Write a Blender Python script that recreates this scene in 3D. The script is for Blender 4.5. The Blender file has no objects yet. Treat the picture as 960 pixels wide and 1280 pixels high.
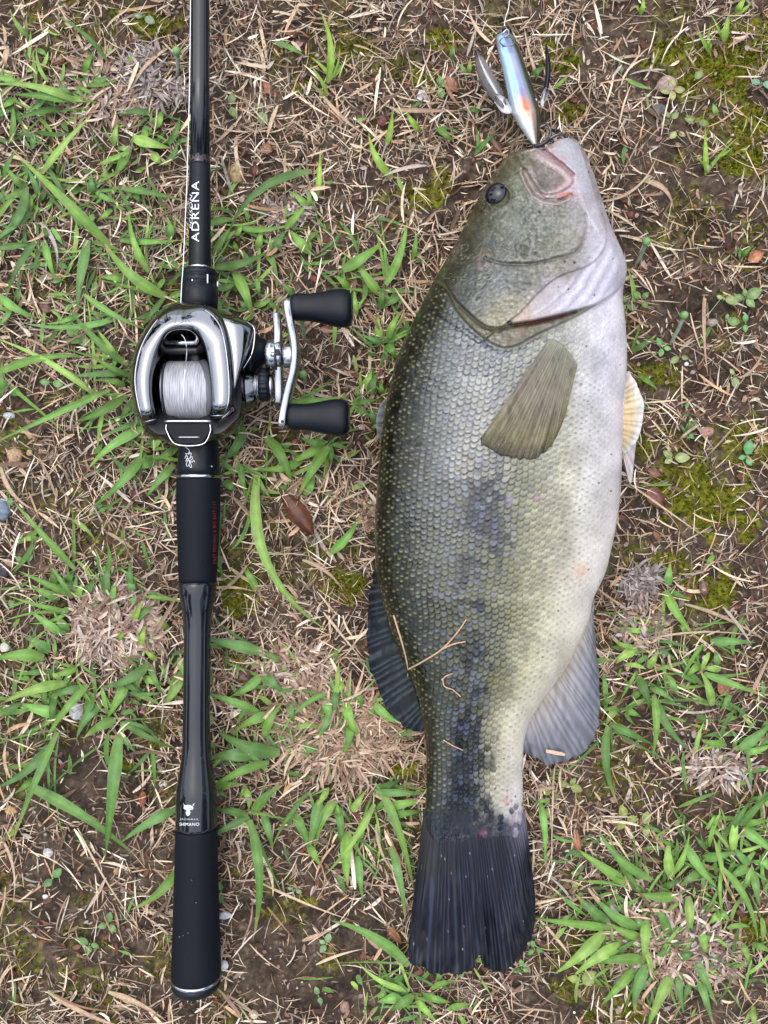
import bpy, math, random
import numpy as np

# ---------------------------------------------------------------- camera, sky, sun, exposure
scene = bpy.context.scene
col = scene.collection
CAM_H = 0.45                      # metres above the ground, looking straight down
cam_data = bpy.data.cameras.new('camera')
cam_data.sensor_fit = 'VERTICAL'
cam_data.sensor_height = 24.0
cam_data.lens = 18.75
cam_data.clip_start = 0.01
cam_data.clip_end = 200.0
cam = bpy.data.objects.new('camera', cam_data)
cam.location = (0, 0, CAM_H)
col.objects.link(cam)
scene.camera = cam

SUN_EL, SUN_AZ = math.radians(72), math.radians(-40)   # overcast: high, soft, a little from the upper left
world = bpy.data.worlds.new('World')
scene.world = world
world.use_nodes = True
wn, wl = world.node_tree.nodes, world.node_tree.links
wn.clear()
w_out = wn.new('ShaderNodeOutputWorld')
w_bg = wn.new('ShaderNodeBackground')
w_sky = wn.new('ShaderNodeTexSky')
w_sky.sky_type = 'NISHITA'
w_sky.sun_disc = False
w_sky.sun_elevation = SUN_EL
w_sky.sun_rotation = SUN_AZ
w_sky.air_density = 1.2
w_sky.dust_density = 3.0
w_sky.ozone_density = 2.5
w_hs = wn.new('ShaderNodeHueSaturation')
w_hs.inputs['Saturation'].default_value = 0.72
w_bg.inputs['Strength'].default_value = 0.15
wl.new(w_sky.outputs[0], w_hs.inputs['Color'])
wl.new(w_hs.outputs[0], w_bg.inputs['Color'])
wl.new(w_bg.outputs[0], w_out.inputs[0])

sun_data = bpy.data.lights.new('sun', 'SUN')
sun_data.energy = 1.5
sun_data.angle = math.radians(125)
sun_data.color = (1.0, 0.98, 0.95)
sun = bpy.data.objects.new('sun', sun_data)
sun.location = (-1, 1, 3)
sun.rotation_euler = (math.pi/2 - SUN_EL, 0, math.pi - SUN_AZ)
col.objects.link(sun)

scene.view_settings.view_transform = 'Standard'
scene.view_settings.look = 'None'
scene.view_settings.gamma = 1.0
scene.view_settings.use_curve_mapping = False
scene.view_settings.exposure = 1.2

rng = np.random.default_rng(7)
random.seed(7)

# ---------------------------------------------------------------- helpers
def P(px, py, z=0.0):
    """a measured spot of the plan (0.45 mm units at ground level) at height z, in metres"""
    k = (CAM_H - z) / 1000.0
    return ((px - 480.0) * k, (640.0 - py) * k, z)

def PA(px, py, z):
    px, py, z = np.broadcast_arrays(np.asarray(px, float), np.asarray(py, float), np.asarray(z, float))
    k = (CAM_H - z) / 1000.0
    return np.stack([(px - 480.0) * k, (640.0 - py) * k, z], -1)

def lin(r, g, b):
    f = lambda c: (c/255/12.92) if c/255 <= 0.04045 else ((c/255 + 0.055)/1.055)**2.4
    return (f(r), f(g), f(b))

def linA(a):
    a = np.asarray(a, float) / 255.0
    return np.where(a <= 0.04045, a/12.92, ((a + 0.055)/1.055)**2.4)

def sstep(a, b, x):
    t = np.clip((x - a) / (b - a), 0, 1)
    return t*t*(3 - 2*t)

def hash2(ix, iy, seed=0):
    n = (ix.astype(np.int64)*374761393 + iy.astype(np.int64)*668265263 + seed*982451653) & 0x7fffffff
    n = (n ^ (n >> 13)) * 1274126177 & 0x7fffffff
    n = (n ^ (n >> 16)) & 0xffffff
    return n / float(0xffffff)

def vnoise(x, y, seed=0):
    ix, iy = np.floor(x), np.floor(y)
    fx, fy = x - ix, y - iy
    fx = fx*fx*fx*(fx*(fx*6 - 15) + 10); fy = fy*fy*fy*(fy*(fy*6 - 15) + 10)
    ix = ix.astype(np.int64); iy = iy.astype(np.int64)
    a = hash2(ix, iy, seed); b = hash2(ix+1, iy, seed); c = hash2(ix, iy+1, seed); d = hash2(ix+1, iy+1, seed)
    return (a*(1-fx) + b*fx)*(1-fy) + (c*(1-fx) + d*fx)*fy      # 0..1

def fbm(x, y, seed=0, oct=4, gain=0.5):
    s, a, t = 0, 1.0, 0
    for o in range(oct):
        s = s + a*vnoise(x*2**o + o*17.3, y*2**o - o*9.1, seed + o); t += a; a *= gain
    return s / t

def cell(x, y, seed=0):
    """distance to the nearest jittered cell point and that cell's random number"""
    ix, iy = np.floor(x), np.floor(y)
    best = np.full(np.shape(x), 9.0); rid = np.zeros(np.shape(x))
    for dx in (-1, 0, 1):
        for dy in (-1, 0, 1):
            cx, cy = ix + dx, iy + dy
            jx = cx + hash2(cx, cy, seed); jy = cy + hash2(cx, cy, seed + 5)
            d = np.hypot(x - jx, y - jy); m = d < best
            best = np.where(m, d, best); rid = np.where(m, hash2(cx, cy, seed + 11), rid)
    return best, rid

def seg_dist(px, py, pts, closed=False):
    pts = np.asarray(pts, float)
    if closed: pts = np.vstack([pts, pts[:1]])
    best = np.full(np.shape(px), 1e9)
    for (ax, ay), (bx, by) in zip(pts[:-1], pts[1:]):
        dx, dy = bx - ax, by - ay
        t = np.clip(((px-ax)*dx + (py-ay)*dy) / (dx*dx + dy*dy + 1e-9), 0, 1)
        best = np.minimum(best, np.hypot(px - ax - t*dx, py - ay - t*dy))
    return best

def inside(px, py, poly):
    poly = np.asarray(poly, float); c = np.zeros(np.shape(px), bool)
    n = len(poly); j = n - 1
    for i in range(n):
        xi, yi = poly[i]; xj, yj = poly[j]
        m = ((yi > py) != (yj > py)) & (px < (xj - xi)*(py - yi)/(yj - yi + 1e-12) + xi)
        c ^= m; j = i
    return c

def sdist(px, py, poly):
    """signed distance, positive inside"""
    d = seg_dist(px, py, poly, True)
    return np.where(inside(px, py, poly), d, -d)

def spline(pts, n, closed=False):
    """Catmull-Rom through pts, n samples evenly by arc length"""
    p = np.asarray(pts, float)
    if closed: q = np.vstack([p[-1], p, p[0], p[1]])
    else: q = np.vstack([2*p[0]-p[1], p, 2*p[-1]-p[-2]])
    out = []
    for i in range(1, len(q)-2):
        t = np.linspace(0, 1, 24, endpoint=False)[:, None]
        a, b, c, d = q[i-1], q[i], q[i+1], q[i+2]
        out.append(0.5*((2*b) + (c-a)*t + (2*a-5*b+4*c-d)*t**2 + (3*b-a-3*c+d)*t**3))
    out = np.vstack(out + [q[-2][None]])
    s = np.concatenate([[0], np.cumsum(np.linalg.norm(np.diff(out, axis=0), axis=1))])
    u = np.linspace(0, s[-1], n, endpoint=not closed)
    return np.stack([np.interp(u, s, out[:, k]) for k in range(p.shape[1])], -1)

def grid_faces(n, m, wrap=False, off=0):
    i = np.arange(n-1)[:, None]; j = np.arange(m if wrap else m-1)[None]
    j2 = (j + 1) % m
    f = np.stack([i*m + j + 0*j2, i*m + j2 + 0*j, (i+1)*m + j2 + 0*j, (i+1)*m + j + 0*j2], -1).reshape(-1, 4)
    return f + off

def obj(name, V, F, mat, parent=None, colr=None, smooth=True, uv=None):
    """one mesh object; F = (m,k) array or list of index lists; colr = per-vertex linear colour, uv = per-vertex"""
    me = bpy.data.meshes.new(name)
    V = np.asarray(V, np.float32).reshape(-1, 3)
    if isinstance(F, np.ndarray):
        m, k = F.shape
        me.vertices.add(len(V)); me.vertices.foreach_set('co', V.ravel())
        me.loops.add(m*k); me.loops.foreach_set('vertex_index', F.astype(np.int32).ravel())
        me.polygons.add(m); me.polygons.foreach_set('loop_start', np.arange(0, m*k, k, dtype=np.int32))
        me.update(calc_edges=True)
    else:
        me.from_pydata(V.tolist(), [], [list(map(int, f)) for f in F]); me.update()
    me.polygons.foreach_set('use_smooth', np.full(len(me.polygons), smooth))
    if colr is not None:
        c = np.ones((len(V), 4), np.float32); c[:, :3] = np.asarray(colr, np.float32)
        at = me.attributes.new('Col', 'FLOAT_COLOR', 'POINT'); at.data.foreach_set('color', c.ravel())
    if uv is not None:
        at = me.attributes.new('along', 'FLOAT_VECTOR', 'POINT')
        u3 = np.zeros((len(V), 3), np.float32); u3[:, :2] = uv
        at.data.foreach_set('vector', u3.ravel())
    if mat is not None: me.materials.append(mat)
    o = bpy.data.objects.new(name, me)
    col.objects.link(o)
    if parent is not None: o.parent = parent
    return o

def thing(name, label, cat, loc=None, group=None):
    """an Empty at the thing's base; its parts keep plain world coordinates through the inverse"""
    o = bpy.data.objects.new(name, None)
    o.empty_display_size = 0.01
    col.objects.link(o)
    tag(o, label, cat, group)
    return o

def tag(o, label=None, cat=None, group=None, kind=None):
    if label: o['label'] = label
    if cat: o['category'] = cat
    if group: o['group'] = group
    if kind: o['kind'] = kind
    return o

def tube_np(pts, r, seg=8, cap=True, taper=None):
    pts = np.asarray(pts, float); n = len(pts)
    r = np.broadcast_to(np.asarray(r, float), (n,))
    T = np.gradient(pts, axis=0); T /= np.linalg.norm(T, axis=1)[:, None] + 1e-12
    up = np.array([0, 0, 1.0]) if abs(T[:, 2]).mean() < 0.8 else np.array([1.0, 0, 0])
    V = []
    for i in range(n):
        a = np.cross(T[i], up); a /= np.linalg.norm(a) + 1e-12
        b = np.cross(a, T[i])
        th = np.linspace(0, 2*np.pi, seg, endpoint=False)
        V.append(pts[i] + r[i]*(np.cos(th)[:, None]*a + np.sin(th)[:, None]*b))
    V = np.vstack(V)
    F = grid_faces(n, seg, True).tolist()
    if cap: F += [list(range(seg))[::-1], list(range((n-1)*seg, n*seg))]
    return V, F

def tube(name, pts, r, mat, parent=None, seg=8, **k):
    V, F = tube_np(pts, r, seg)
    return obj(name, V, F, mat, parent, **k)

def join(parts):
    V, F, o = [], [], 0
    for v, f in parts:
        V.append(np.asarray(v, float)); F += [[int(i)+o for i in q] for q in f]; o += len(v)
    return np.vstack(V), F

def lathe_x(prof, cy, cz, seg=48, sy=1.0, sz=1.0):
    """revolve (x, r) in metres about an axis along x through (cy, cz); closes the ends"""
    th = np.linspace(0, 2*np.pi, seg, endpoint=False)
    V = np.vstack([np.stack([np.full(seg, x), cy + r*np.cos(th)*sy, cz + r*np.sin(th)*sz], -1) for x, r in prof])
    F = grid_faces(len(prof), seg, True).tolist()
    F += [list(range(seg))[::-1], list(range((len(prof)-1)*seg, len(prof)*seg))]
    return V, F

def prism(poly, z0, z1, bev=0.0):
    """upright prism over a px outline, top edge bevelled"""
    poly = np.asarray(poly, float); n = len(poly); c = poly.mean(0)
    rings = [(poly, z0), (poly, z1 - bev)]
    if bev: rings.append((c + (poly - c)*(1 - bev/0.0004/np.abs(poly - c).max()), z1))
    V = np.vstack([PA(p[:, 0], p[:, 1], z) for p, z in rings])
    F = grid_faces(len(rings), n, True).tolist() + [list(range(n))[::-1], list(range((len(rings)-1)*n, len(rings)*n))]
    return V, F

# ---------------------------------------------------------------- materials
def mat_base(name):
    m = bpy.data.materials.new(name); m.use_nodes = True
    nt = m.node_tree; b = nt.nodes['Principled BSDF']
    return m, nt, b

def noise_bump(nt, b, scale, strength, dist=0.0005, detail=4, coord='Object', stretch=None):
    tc = nt.nodes.new('ShaderNodeTexCoord'); n = nt.nodes.new('ShaderNodeTexNoise'); bp = nt.nodes.new('ShaderNodeBump')
    n.inputs['Scale'].default_value = scale; n.inputs['Detail'].default_value = detail
    src = tc.outputs[coord]
    if stretch:
        mp = nt.nodes.new('ShaderNodeMapping'); mp.inputs['Scale'].default_value = stretch
        nt.links.new(src, mp.inputs[0]); src = mp.outputs[0]
    nt.links.new(src, n.inputs['Vector'])
    bp.inputs['Strength'].default_value = strength; bp.inputs['Distance'].default_value = dist
    nt.links.new(n.outputs['Fac'], bp.inputs['Height']); nt.links.new(bp.outputs[0], b.inputs['Normal'])
    return n

def plain(name, c, rough=0.5, metal=0.0, spec=0.5, coat=0.0, bump=None, rough_var=None):
    m, nt, b = mat_base(name)
    b.inputs['Base Color'].default_value = (*c, 1); b.inputs['Roughness'].default_value = rough
    b.inputs['Metallic'].default_value = metal; b.inputs['Specular IOR Level'].default_value = spec
    b.inputs['Coat Weight'].default_value = coat; b.inputs['Coat Roughness'].default_value = 0.05
    n = None
    if bump: n = noise_bump(nt, b, *bump)
    if rough_var:
        tc = nt.nodes.new('ShaderNodeTexCoord')
        n = nt.nodes.new('ShaderNodeTexNoise'); n.inputs['Scale'].default_value = rough_var[0]; n.inputs['Detail'].default_value = 5
        nt.links.new(tc.outputs['Object'], n.inputs['Vector'])
        r = nt.nodes.new('ShaderNodeMapRange')
        r.inputs['From Min'].default_value = 0.35; r.inputs['From Max'].default_value = 0.7
        r.inputs['To Min'].default_value = rough_var[1]; r.inputs['To Max'].default_value = rough_var[2]
        nt.links.new(n.outputs['Fac'], r.inputs[0]); nt.links.new(r.outputs[0], b.inputs['Roughness'])
    return m

def painted(name, rough=0.6, spec=0.4, bump=None, var=None, transl=0.0, coat=0.0, veins=False, coat_rough=0.1, metal=0.0, alpha=1.0):
    """colour comes from the piece's own pigment (vertex colour) broken up by fine noise"""
    m, nt, b = mat_base(name)
    at = nt.nodes.new('ShaderNodeAttribute'); at.attribute_name = 'Col'
    src = at.outputs['Color']
    if var:
        tc = nt.nodes.new('ShaderNodeTexCoord'); n = nt.nodes.new('ShaderNodeTexNoise')
        n.inputs['Scale'].default_value = var[0]; n.inputs['Detail'].default_value = 5; n.inputs['Roughness'].default_value = 0.65
        nt.links.new(tc.outputs['Object'], n.inputs['Vector'])
        r = nt.nodes.new('ShaderNodeMapRange')
        r.inputs['From Min'].default_value = 0.3; r.inputs['From Max'].default_value = 0.7
        r.inputs['To Min'].default_value = 1 - var[1]; r.inputs['To Max'].default_value = 1 + var[1]
        nt.links.new(n.outputs['Fac'], r.inputs[0])
        mx = nt.nodes.new('ShaderNodeVectorMath'); mx.operation = 'SCALE'
        nt.links.new(src, mx.inputs[0]); nt.links.new(r.outputs[0], mx.inputs['Scale']); src = mx.outputs[0]
    if veins:
        a2 = nt.nodes.new('ShaderNodeAttribute'); a2.attribute_name = 'along'
        w = nt.nodes.new('ShaderNodeTexWave'); w.bands_direction = 'X'; w.inputs['Scale'].default_value = 4.5
        w.inputs['Distortion'].default_value = 0.6
        nt.links.new(a2.outputs['Vector'], w.inputs['Vector'])
        r = nt.nodes.new('ShaderNodeMapRange'); r.inputs['To Min'].default_value = 0.86; r.inputs['To Max'].default_value = 1.1
        nt.links.new(w.outputs['Fac'], r.inputs[0])
        mx = nt.nodes.new('ShaderNodeVectorMath'); mx.operation = 'SCALE'
        nt.links.new(src, mx.inputs[0]); nt.links.new(r.outputs[0], mx.inputs['Scale']); src = mx.outputs[0]
        bp = nt.nodes.new('ShaderNodeBump'); bp.inputs['Strength'].default_value = 0.5; bp.inputs['Distance'].default_value = 0.0002
        nt.links.new(w.outputs['Fac'], bp.inputs['Height']); nt.links.new(bp.outputs[0], b.inputs['Normal'])
    nt.links.new(src, b.inputs['Base Color'])
    b.inputs['Roughness'].default_value = rough; b.inputs['Specular IOR Level'].default_value = spec
    b.inputs['Coat Weight'].default_value = coat; b.inputs['Coat Roughness'].default_value = coat_rough
    b.inputs['Metallic'].default_value = metal; b.inputs['Alpha'].default_value = alpha
    if bump: noise_bump(nt, b, *bump)
    if transl:
        tr = nt.nodes.new('ShaderNodeBsdfTranslucent'); mix = nt.nodes.new('ShaderNodeMixShader')
        mix.inputs[0].default_value = transl
        out = nt.nodes['Material Output']
        nt.links.new(src, tr.inputs['Color'])
        nt.links.new(b.outputs[0], mix.inputs[1]); nt.links.new(tr.outputs[0], mix.inputs[2]); nt.links.new(mix.outputs[0], out.inputs[0])
    return m

M = {}
M['soil'] = painted('soil', 0.9, 0.15, bump=(900, 0.6, 0.0012, 8), var=(420, 0.5))
M['litter'] = painted('dry_litter', 0.75, 0.25, var=(700, 0.3), transl=0.12)
M['dry'] = painted('dry_grass', 0.7, 0.3, var=(600, 0.25), transl=0.1, veins=True)
M['grass'] = painted('green_grass', 0.36, 0.5, var=(160, 0.22), transl=0.25, veins=True)
M['leaf'] = painted('seedling_leaf', 0.5, 0.4, var=(350, 0.25), transl=0.2)
M['moss'] = painted('moss', 0.85, 0.15, transl=0.15)
M['stone'] = painted('stone', 0.75, 0.3, bump=(800, 0.5, 0.0005, 6), var=(500, 0.35))
M['deadleaf'] = painted('dead_leaf', 0.5, 0.4, bump=(500, 0.5, 0.0006, 5), var=(260, 0.4))
M['rubber'] = plain('black_foam_rubber', (0.003, 0.0045, 0.008), 0.6, spec=0.14, bump=(1500, 0.5, 0.0004, 4))
M['knob'] = plain('black_knob_rubber', (0.003, 0.0045, 0.008), 0.42, spec=0.18, bump=(2200, 0.2, 0.0002, 3))
M['matte'] = plain('matte_black_paint', (0.003, 0.0045, 0.008), 0.34, spec=0.22, rough_var=(200, 0.3, 0.45))
M['gloss'] = plain('gloss_black_lacquer', (0.006, 0.007, 0.01), 0.04, spec=0.5, coat=0.0, rough_var=(120, 0.02, 0.05))
M['blank'] = plain('carbon_blank', (0.004, 0.005, 0.008), 0.16, spec=0.5, coat=0.0)
M['chrome'] = plain('dark_chrome', (0.165, 0.17, 0.182), 0.05, metal=1.0, rough_var=(90, 0.03, 0.09))
M['smoke'] = plain('smoked_chrome', (0.14, 0.145, 0.155), 0.08, metal=1.0, rough_var=(90, 0.05, 0.13))
M['silver'] = plain('satin_silver', (0.36, 0.37, 0.40), 0.24, metal=1.0, rough_var=(400, 0.18, 0.34))
M['bright'] = plain('polished_trim', (0.42, 0.43, 0.45), 0.14, metal=1.0)
M['black'] = plain('cavity_black', (0.01, 0.01, 0.012), 0.4)
M['white'] = plain('white_print', (0.62, 0.64, 0.68), 0.5)
M['grey'] = plain('grey_print', (0.42, 0.46, 0.52), 0.4)
M['red'] = plain('red_print', (0.16, 0.012, 0.012), 0.5)
M['filament'] = plain('clear_filament', (0.75, 0.77, 0.80), 0.25, spec=0.6)
M['hook'] = plain('black_nickel', (0.08, 0.08, 0.09), 0.25, metal=1.0)
M['pad'] = plain('satin_black_pad', (0.004, 0.005, 0.008), 0.5, spec=0.12)
M['fishskin'] = painted('fish_skin', 0.24, 0.42, coat=0.22, coat_rough=0.05, bump=(1500, 0.12, 0.0003, 3), var=(900, 0.16))
M['thinfin'] = painted('thin_fin', 0.36, 0.3, coat=0.06, coat_rough=0.15, transl=0.2, alpha=0.6)
_m = M['fishskin']; _nt = _m.node_tree; _b = _nt.nodes['Principled BSDF']                 # slime: shine is uneven
_tc = _nt.nodes.new('ShaderNodeTexCoord'); _n = _nt.nodes.new('ShaderNodeTexNoise'); _n.inputs['Scale'].default_value = 70; _n.inputs['Detail'].default_value = 6
_r = _nt.nodes.new('ShaderNodeMapRange'); _r.inputs['From Min'].default_value = .38; _r.inputs['From Max'].default_value = .64; _r.inputs['To Min'].default_value = .10; _r.inputs['To Max'].default_value = .42
_nt.links.new(_tc.outputs['Object'], _n.inputs['Vector']); _nt.links.new(_n.outputs['Fac'], _r.inputs[0]); _nt.links.new(_r.outputs[0], _b.inputs['Roughness'])
M['fin'] = painted('fish_fin', 0.36, 0.22, coat=0.04, coat_rough=0.15, transl=0.12)
M['lure'] = painted('lure_lacquer', 0.22, 0.5, coat=0.8, coat_rough=0.04, metal=0.35)
M['clear'] = plain('milky_plastic', (0.62, 0.60, 0.64), 0.15, spec=0.6)
m, nt, b = mat_base('spooled_line')
tc = nt.nodes.new('ShaderNodeTexCoord'); mp = nt.nodes.new('ShaderNodeMapping'); mp.inputs['Scale'].default_value = (2600, 120, 120)
n1 = nt.nodes.new('ShaderNodeTexNoise'); n1.inputs['Scale'].default_value = 1.0; n1.inputs['Detail'].default_value = 4
rp = nt.nodes.new('ShaderNodeValToRGB'); rp.color_ramp.elements[0].position = 0.3; rp.color_ramp.elements[1].position = 0.7
rp.color_ramp.elements[0].color = (0.16, 0.165, 0.18, 1); rp.color_ramp.elements[1].color = (0.42, 0.43, 0.46, 1)
bp = nt.nodes.new('ShaderNodeBump'); bp.inputs['Strength'].default_value = 0.7; bp.inputs['Distance'].default_value = 0.0004
nt.links.new(tc.outputs['Object'], mp.inputs[0]); nt.links.new(mp.outputs[0], n1.inputs['Vector'])
nt.links.new(n1.outputs['Fac'], rp.inputs[0]); nt.links.new(rp.outputs[0], b.inputs['Base Color'])
nt.links.new(n1.outputs['Fac'], bp.inputs['Height']); nt.links.new(bp.outputs[0], b.inputs['Normal'])
b.inputs['Roughness'].default_value = 0.35
M['spool_line'] = m
# ---------------------------------------------------------------- the ground: one sheet, fine near the middle
MOSS = [(905,95,75,75,1),(840,70,40,30,.9),(700,70,35,35,.8),(930,200,45,40,.8),(935,150,40,50,.8),(710,145,30,22,.6),(820,470,45,30,.6),
        (850,600,60,40,.8),(900,640,80,55,.8),(890,740,55,40,1),(940,560,40,60,.7),(800,560,30,25,.6),(830,700,30,20,.6),
        (440,60,35,25,.7),(380,105,20,18,.5),(550,40,30,25,.7),(540,100,30,30,.6),(470,160,30,30,.35),(530,240,35,25,.6),(555,220,20,25,.6),
        (190,35,45,30,.7),(170,70,30,20,.6),(60,85,20,20,.4),(295,755,30,40,1),(290,830,16,25,.8),(430,735,35,35,.9),(400,690,35,25,.5),
        (330,660,30,20,.3),(505,960,35,25,.7),(500,1030,30,25,.5),(380,1128,18,10,.8),(770,1265,60,25,.8),(680,1085,30,22,.6),
        (720,1240,40,25,.5),(120,350,20,16,.5),(70,330,25,25,.4),(190,925,20,18,.5),(160,960,20,15,.5),(60,730,20,20,.3),
        (940,1160,25,25,.7),(930,1180,20,20,.5),(480,700,25,30,.5),(300,380,20,20,.2),(950,60,30,40,.8),(420,1200,40,18,.3),(100,1130,25,20,.35)]
BARE = [(60,1120,120,110,.75),(330,1185,110,80,.95),(450,1235,110,50,.95),(210,1250,90,50,.7),(40,520,55,45,.9),(60,600,60,40,.5),(80,980,110,70,.9),(120,1070,90,60,.9),(110,1180,110,60,.7),(340,1140,80,60,1),(400,1210,90,50,1),
        (300,1250,80,40,.8),(880,1000,80,35,.7),(900,240,65,55,.9),(860,370,70,40,.9),(740,60,70,50,.6),(590,230,30,40,.7),(690,1260,60,30,.7),
        (860,640,90,40,.6),(180,60,40,30,.6),(20,700,40,40,.7),(30,770,40,30,.5),(740,130,40,30,.7),(930,1250,60,40,.6),(300,330,25,20,.8),
        (800,60,60,50,.5),(450,1150,60,30,.6),(540,230,40,40,.6)]
CLODS = [(893,245,48,52,.011),(868,365,52,34,.009),(380,195,20,16,.007),(740,105,28,24,.006),(590,215,28,30,.006),(430,45,26,18,.005),(530,285,30,22,.007),(760,165,20,18,.004)]

def blobs(px, py, L, seed):
    wob = 0.75 + 0.9*(fbm(px/26, py/26, seed, 3) - 0.5)*1.6
    m = np.zeros(np.shape(px))
    for cx, cy, rx, ry, s in L:
        d = np.hypot((px-cx)/rx, (py-cy)/ry) / np.maximum(wob, .2)
        m = np.maximum(m, s*(1 - sstep(0.55, 1.25, d)))
    return m

def moss_mask(px, py):
    inside_f = (px > -40) & (px < 1000) & (py > -40) & (py < 1320)
    wild = sstep(.56, .66, fbm(px/70, py/70, 31, 4))*.8
    m = blobs(px, py, MOSS, 3)
    return np.where(inside_f, np.maximum(m, wild*.45), wild)

def bare_mask(px, py):
    inside_f = (px > -40) & (px < 1000) & (py > -40) & (py < 1320)
    m = blobs(px, py, BARE, 8)
    return np.where(inside_f, m, sstep(.5, .65, fbm(px/90, py/90, 41, 3))*.8)

def ground_z(px, py):
    px = np.asarray(px, float); py = np.asarray(py, float)
    z = 0.0070*(fbm(px/150, py/150, 1, 2) - .5) + 0.0050*(fbm(px/48, py/48, 2, 2) - .5)
    z = z + 0.0032*(fbm(px/17, py/17, 4, 2) - .5) + 0.0022*(fbm(px/6, py/6, 6, 3) - .5)
    for cx, cy, rx, ry, h in CLODS:
        d = np.hypot((px-cx)/rx, (py-cy)/ry) + 0.5*(fbm(px/14, py/14, 12, 3) - .5)
        w = 1 - sstep(.3, 1.05, d)
        if np.any(w > 0):
            c1, _ = cell(px/9, py/9, 21); c2, _ = cell(px/4.2, py/4.2, 22)
            z = z + w*(h*(.45 + .5*fbm(px/16, py/16, 14, 2)) + .0035*(.7 - c1) + .0016*(.6 - c2))
    return z - 0.002

def axis(lo, hi, step, far):
    mid = np.arange(lo, hi + step/2, step); out = []; d = step
    x = hi
    while x < far:
        d *= 1.22; x += d; out.append(x)
    out = np.array(out)
    return np.concatenate([(lo + hi) - out[::-1], mid, out])

gx = axis(-12, 972, 2.1, 45000.0); gy = axis(-12, 1292, 2.1, 45000.0)
GX, GY = np.meshgrid(gx, gy)
gz = ground_z(GX, GY)
c1, cid = cell(GX/5.5, GY/5.5, 51)
mm, bm_ = moss_mask(GX, GY), bare_mask(GX, GY)
n1 = fbm(GX/30, GY/30, 61, 4)[..., None]; n2 = fbm(GX/7, GY/7, 62, 3)[..., None]
soil = linA((36,29,23))*(1-n1) + linA((86,73,61))*n1
soil = soil*(.45 + .95*n2)
soil = np.where((cid > .86)[..., None] & (c1 < .42)[..., None], soil*1.7, soil)
mossc = linA((58,62,18))*(1-n2) + linA((112,112,30))*n2
mk = (sstep(.25, .7, mm + .5*(n2[..., 0]-.5)))[..., None]
gcol = soil*(1-mk) + mossc*mk
near = np.clip(np.maximum(abs(GX-480)-520, abs(GY-640)-700)/3000, 0, 1)[..., None]
gcol = gcol*(1-near) + (linA((84,92,44))*(.6+.8*n1))*near
gV = np.stack([(GX-480)*.00045, (640-GY)*.00045, gz], -1).reshape(-1, 3)
tag(obj('ground', gV, grid_faces(len(gy), len(gx))[:, ::-1].copy(), M['soil'], colr=gcol.reshape(-1, 3)), kind='structure')

# ---------------------------------------------------------------- ribbons: dry straw, blades, leaves
def ribbons(x0, y0, ang, length, width, curl, zb, lift, cols, segs=5, fold=0.15, droop=0.0, tip=0.25, cvar=0.15):
    """many narrow folded blades at once; all arrays of n. px units, heights in metres. Returns V, F, C, uv"""
    n = len(x0); t = np.linspace(0, 1, segs+1)[None]
    a = ang[:, None] + curl[:, None]*(t - .5)
    ds = (length/segs)[:, None]
    cx = x0[:, None] + np.concatenate([np.zeros((n, 1)), np.cumsum(np.cos(a[:, :-1])*ds, 1)], 1)
    cy = y0[:, None] + np.concatenate([np.zeros((n, 1)), np.cumsum(np.sin(a[:, :-1])*ds, 1)], 1)
    prof = np.minimum(1, np.minimum(.45 + t*3.2, tip + (1-t)*2.6))
    hw = width[:, None]*.5*prof
    g = ground_z(cx, cy)
    z = np.maximum(g + .0004, zb[:, None] + 4*lift[:, None]*t*(1-t) - droop*t*t)
    nx, ny = -np.sin(a), np.cos(a)
    V = np.zeros((n, segs+1, 3, 3)); 
    V[:, :, 0] = PA(cx + nx*hw, cy + ny*hw, z + fold*hw*.00045)
    V[:, :, 1] = PA(cx, cy, z)
    V[:, :, 2] = PA(cx - nx*hw, cy - ny*hw, z + fold*hw*.00045)
    base = np.arange(n)[:, None, None]*(segs+1)*3 + np.arange(segs)[None, :, None]*3
    F = np.stack([base[..., 0] + np.array([0, 1, 4, 3])[k] for k in range(4)], -1)
    F2 = np.stack([base[..., 0] + np.array([1, 2, 5, 4])[k] for k in range(4)], -1)
    F = np.concatenate([F.reshape(-1, 4), F2.reshape(-1, 4)])
    C = np.repeat(cols[:, None, :], segs+1, 1)*(1 + cvar*(rng.random((n, segs+1, 1)) - .5)*2)
    C = np.repeat(C[:, :, None, :], 3, 2)
    uv = np.zeros((n, segs+1, 3, 2)); uv[..., 0] = np.array([0, .5, 1])[None, None]; uv[..., 1] = t[..., None]
    return V.reshape(-1, 3), F, C.reshape(-1, 3), uv.reshape(-1, 2)

def scatter(n, dens, lo=(-170, -170), hi=(1130, 1450)):
    out = np.zeros((0, 2))
    while len(out) < n:
        q = rng.random((n*2, 2))*(np.array(hi)-lo) + lo
        out = np.vstack([out, q[rng.random(len(q)) < dens(q[:, 0], q[:, 1])]])
    return out[:n, 0], out[:n, 1]

STRAW = linA([(218,196,168),(198,172,144),(182,154,128),(154,132,112),(206,184,156),(134,110,92),(226,212,192),(168,156,142),(106,84,68),(180,146,114)])
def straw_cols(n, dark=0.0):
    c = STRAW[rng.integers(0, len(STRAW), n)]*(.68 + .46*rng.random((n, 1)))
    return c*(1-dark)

def dens_straw(px, py):
    return np.clip((1 - .97*bare_mask(px, py))*(1 - .82*moss_mask(px, py))*(.25 + 1.2*fbm(px/60, py/60, 71, 3))*np.where(px > 770, .62, 1.0), .02, 1)

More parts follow.
